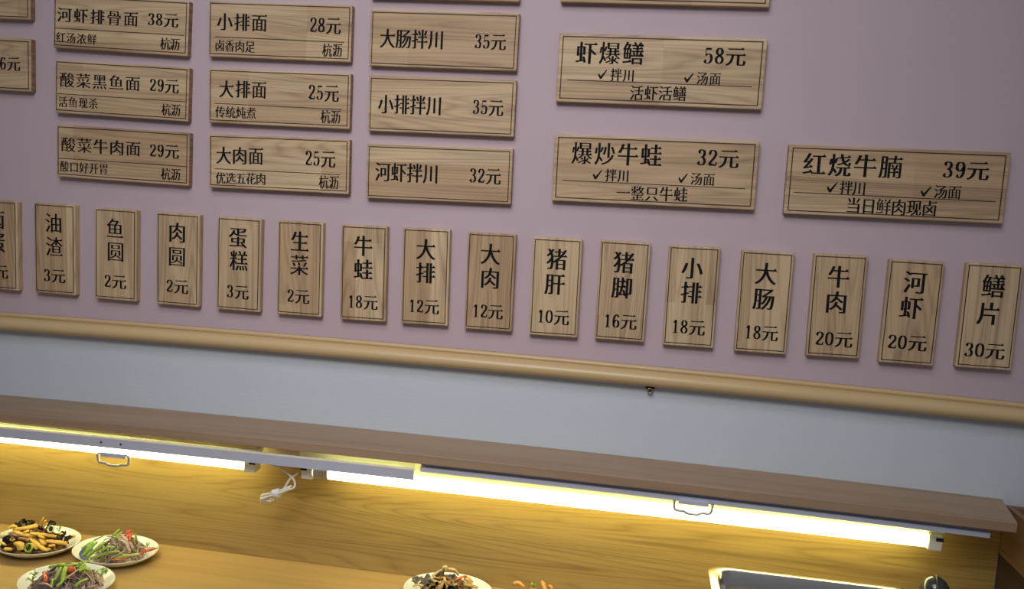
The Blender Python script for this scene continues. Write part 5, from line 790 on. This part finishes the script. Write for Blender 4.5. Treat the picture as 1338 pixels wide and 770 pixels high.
for i, (pl, kind, mt, w, pts) in enumerate(FOOD):
    pv = [Vector(p) for p in pts]; c = sum(pv, Vector()) / len(pv); pv = [p - c for p in pv]
    nm, desc = DESC[(kind, mt)]; bm = BM()
    if pl == 1 and kind == 'strip': w *= 1.3
    if kind == 'stem': w *= 1.45
    if mt == 'pinkmeat': w *= 1.4
    if kind == 'strip': tube(bm, crom(pv, 4), w * 0.5, max(w * 0.26, 0.0012), seg=8, taper=lambda t: 0.72 + 0.28 * math.sin(math.pi * (0.15 + 0.7 * t)), twist=frnd.uniform(-0.7, 0.7))
    elif kind == 'stem': tube(bm, crom(pv, 4), w * 0.5, w * 0.42, seg=8, taper=lambda t: 0.95 - 0.25 * t)
    elif kind == 'nugget': tube(bm, crom(pv, 5), w * 0.5, w * 0.45, seg=10, taper=lambda t: max(0.35, math.sin(math.pi * (0.1 + 0.8 * t)) ** 0.5))
    elif kind == 'fungus': tilted_disc(bm, Vector((0, 0, 0)), w, i * 1.37)
    elif kind == 'ring':
        ax = Matrix.Rotation(math.radians(62), 3, 'X')
        tube(bm, [ax @ Vector((w * math.cos(a * math.pi / 9), w * math.sin(a * math.pi / 9), 0)) for a in range(18)], w * 0.3, w * 0.2, seg=6, closed=True)
    elif kind == 'tomato':
        bmesh.ops.create_uvsphere(bm, u_segments=14, v_segments=9, radius=w)
        for v in bm.verts: v.co.z *= 0.9; v.co.x *= 1 + 0.1 * math.sin(v.co.y * 600)
    elif kind == 'sprig':
        rr = random.Random(i)
        for q in range(6):
            e = Vector((rr.uniform(-1, 1), rr.uniform(-0.8, 0.8), rr.uniform(0.2, 1))).normalized() * w
            tube(bm, [Vector((0, 0, -w * 0.4)), e * 0.6, e], 0.0007, seg=5)
            for s in range(4):
                d = Vector((rr.uniform(-1, 1), rr.uniform(-1, 1), rr.uniform(-0.3, 0.8))).normalized() * w * 0.42
                n = d.cross(Vector((rr.uniform(-1, 1), rr.uniform(-1, 1), 1))).normalized() * w * 0.2
                vv = [bm.verts.new(e + q2) for q2 in (Vector(), d * 0.5 + n, d, d * 0.5 - n)]; bm.faces.new(vv)
    if kind != 'sprig': bmesh.ops.recalc_face_normals(bm, faces=bm.faces)
    o = link(nm, bm, M[mt], smooth=True); o.location = c
    many = cnt[(pl, kind, mt)] > 1; lab = desc % PN[pl]
    if many:
        xs = sorted(sum(p[0] for p in f[4]) / len(f[4]) for f in FOOD if f[:3] == [pl, kind, mt]); q = xs.index(sum(p[0] for p in pts) / len(pts))
        lab += ', ' + ('leftmost' if q == 0 else 'rightmost' if q == len(xs) - 1 else ORD[q] + ' from the left')
    P(o, lab, 'food', ('%s pieces on the %s' % (nm.replace('_', ' '), PN[pl])) if many else None)

# ------------------------------------------------------------------ steel food pan, bottle, crates
pan = empty('steel_food_pan', (0.347, -0.262, WZ)); P(pan, 'deep stainless steel food pan with bright rim near the lower right', 'pan')
def rrect(hx, hy, r, z, n=6):
    out = []
    for cx, cy, a0 in ((hx - r, hy - r, 0), (-hx + r, hy - r, 90), (-hx + r, -hy + r, 180), (hx - r, -hy + r, 270)):
        for i in range(n + 1):
            a = math.radians(a0 + 90 * i / n); out.append((cx + r * math.cos(a), cy + r * math.sin(a), z))
    return out
PH = 0.1530
loops = [rrect(0.176, 0.132, 0.034, PH - 0.006), rrect(0.1765, 0.1325, 0.034, PH - 0.001), rrect(0.175, 0.131, 0.033, PH + 0.0004), rrect(0.162, 0.118, 0.026, PH), rrect(0.1595, 0.1155, 0.026, PH - 0.002), rrect(0.156, 0.112, 0.026, PH - 0.05), rrect(0.149, 0.105, 0.028, 0.010), rrect(0.145, 0.100, 0.03, 0.003)]
bm = BM(); V = [[bm.verts.new(p) for p in l] for l in loops]
for a, b in zip(V, V[1:]):
    for j in range(len(a)): bm.faces.new((a[j], a[(j + 1) % len(a)], b[(j + 1) % len(a)], b[j]))
bm.faces.new(V[-1]); bmesh.ops.recalc_face_normals(bm, faces=bm.faces); bmesh.ops.solidify(bm, geom=list(bm.faces), thickness=0.0009)
link('pan_body', bm, M['steel'], pan, smooth=True)
bm = BM(); V = [bm.verts.new(p) for p in rrect(0.1565, 0.1125, 0.025, 0.118)]; W = [bm.verts.new(p) for p in rrect(0.1490, 0.1050, 0.025, 0.012)]
bm.faces.new(V)
for j in range(len(V)): bm.faces.new((V[j], V[(j + 1) % len(V)], W[(j + 1) % len(V)], W[j]))
st = link('stew', bm, M['sauce']); st.location = (0.347, -0.262, WZ); P(st, 'dark brown sauce filling the steel pan', 'food', kind='stuff')

bt = empty('condiment_jar', (0.552, -0.150, WZ + 0.0005)); P(bt, 'black round topped condiment jar beside the steel pan', 'jar')
bm = BM(); lathe(bm, [(0, 0.001), (0.022, 0.001), (0.0245, 0.006), (0.0245, 0.130), (0.020, 0.146), (0.0195, 0.150), (0, 0.150)], 32); link('jar_body', bm, M['smoke'], bt, smooth=True)
bm = BM(); lathe(bm, [(0, 0.1865), (0.008, 0.1855), (0.016, 0.181), (0.022, 0.172), (0.0245, 0.160), (0.0245, 0.151), (0, 0.1505)], 32); link('domed_lid', bm, M['smoke'], bt, smooth=True)
bm = BM(); tube(bm, [Vector((0.0253 * math.cos(a), 0.0, 0.160 + 0.0265 * math.sin(a))) for a in [i * math.pi / 12 for i in range(1, 12)]], 0.0035, 0.0012, seg=8, up=Vector((0, 1, 0)))
bmesh.ops.rotate(bm, verts=bm.verts, matrix=Matrix.Rotation(math.radians(80), 3, 'Z')); link('lid_band', bm, M['blackplastic'], bt, smooth=True)

def crate(x, z, dx, label, h=0.094, mt='crate'):
    r = empty('wooden_crate', (x, -0.17, z)); P(r, label, 'crate', 'stacked wooden crates at the right edge')
    t = 0.012; W_, D_ = 0.19 + dx, 0.155
    for nm, b in (('side_board', (-W_, -W_ + t, -D_, D_, 0.012, h)), ('side_board', (W_ - t, W_, -D_, D_, 0.012, h)), ('end_board', (-W_ + t, W_ - t, -D_, -D_ + t, 0.012, h)), ('end_board', (-W_ + t, W_ - t, D_ - t, D_, 0.012, h)), ('bottom_board', (-W_, W_, -D_, D_, 0.0005, 0.0115))):
        bm = BM(); box(bm, *b, 0.0012); link(nm, bm, M[mt], r)
    return r
crate(0.8985, WZ, 0.004, 'dark wooden crate at the bottom of the stack on the right edge', mt='darkwood')
crate(0.8955, WZ + 0.0945, 0, 'dark wooden crate in the middle of the stack on the right edge', mt='darkwood')
crate(0.9005, WZ + 0.189, 0.006, 'brown open wooden crate on top of the stack on the right edge')
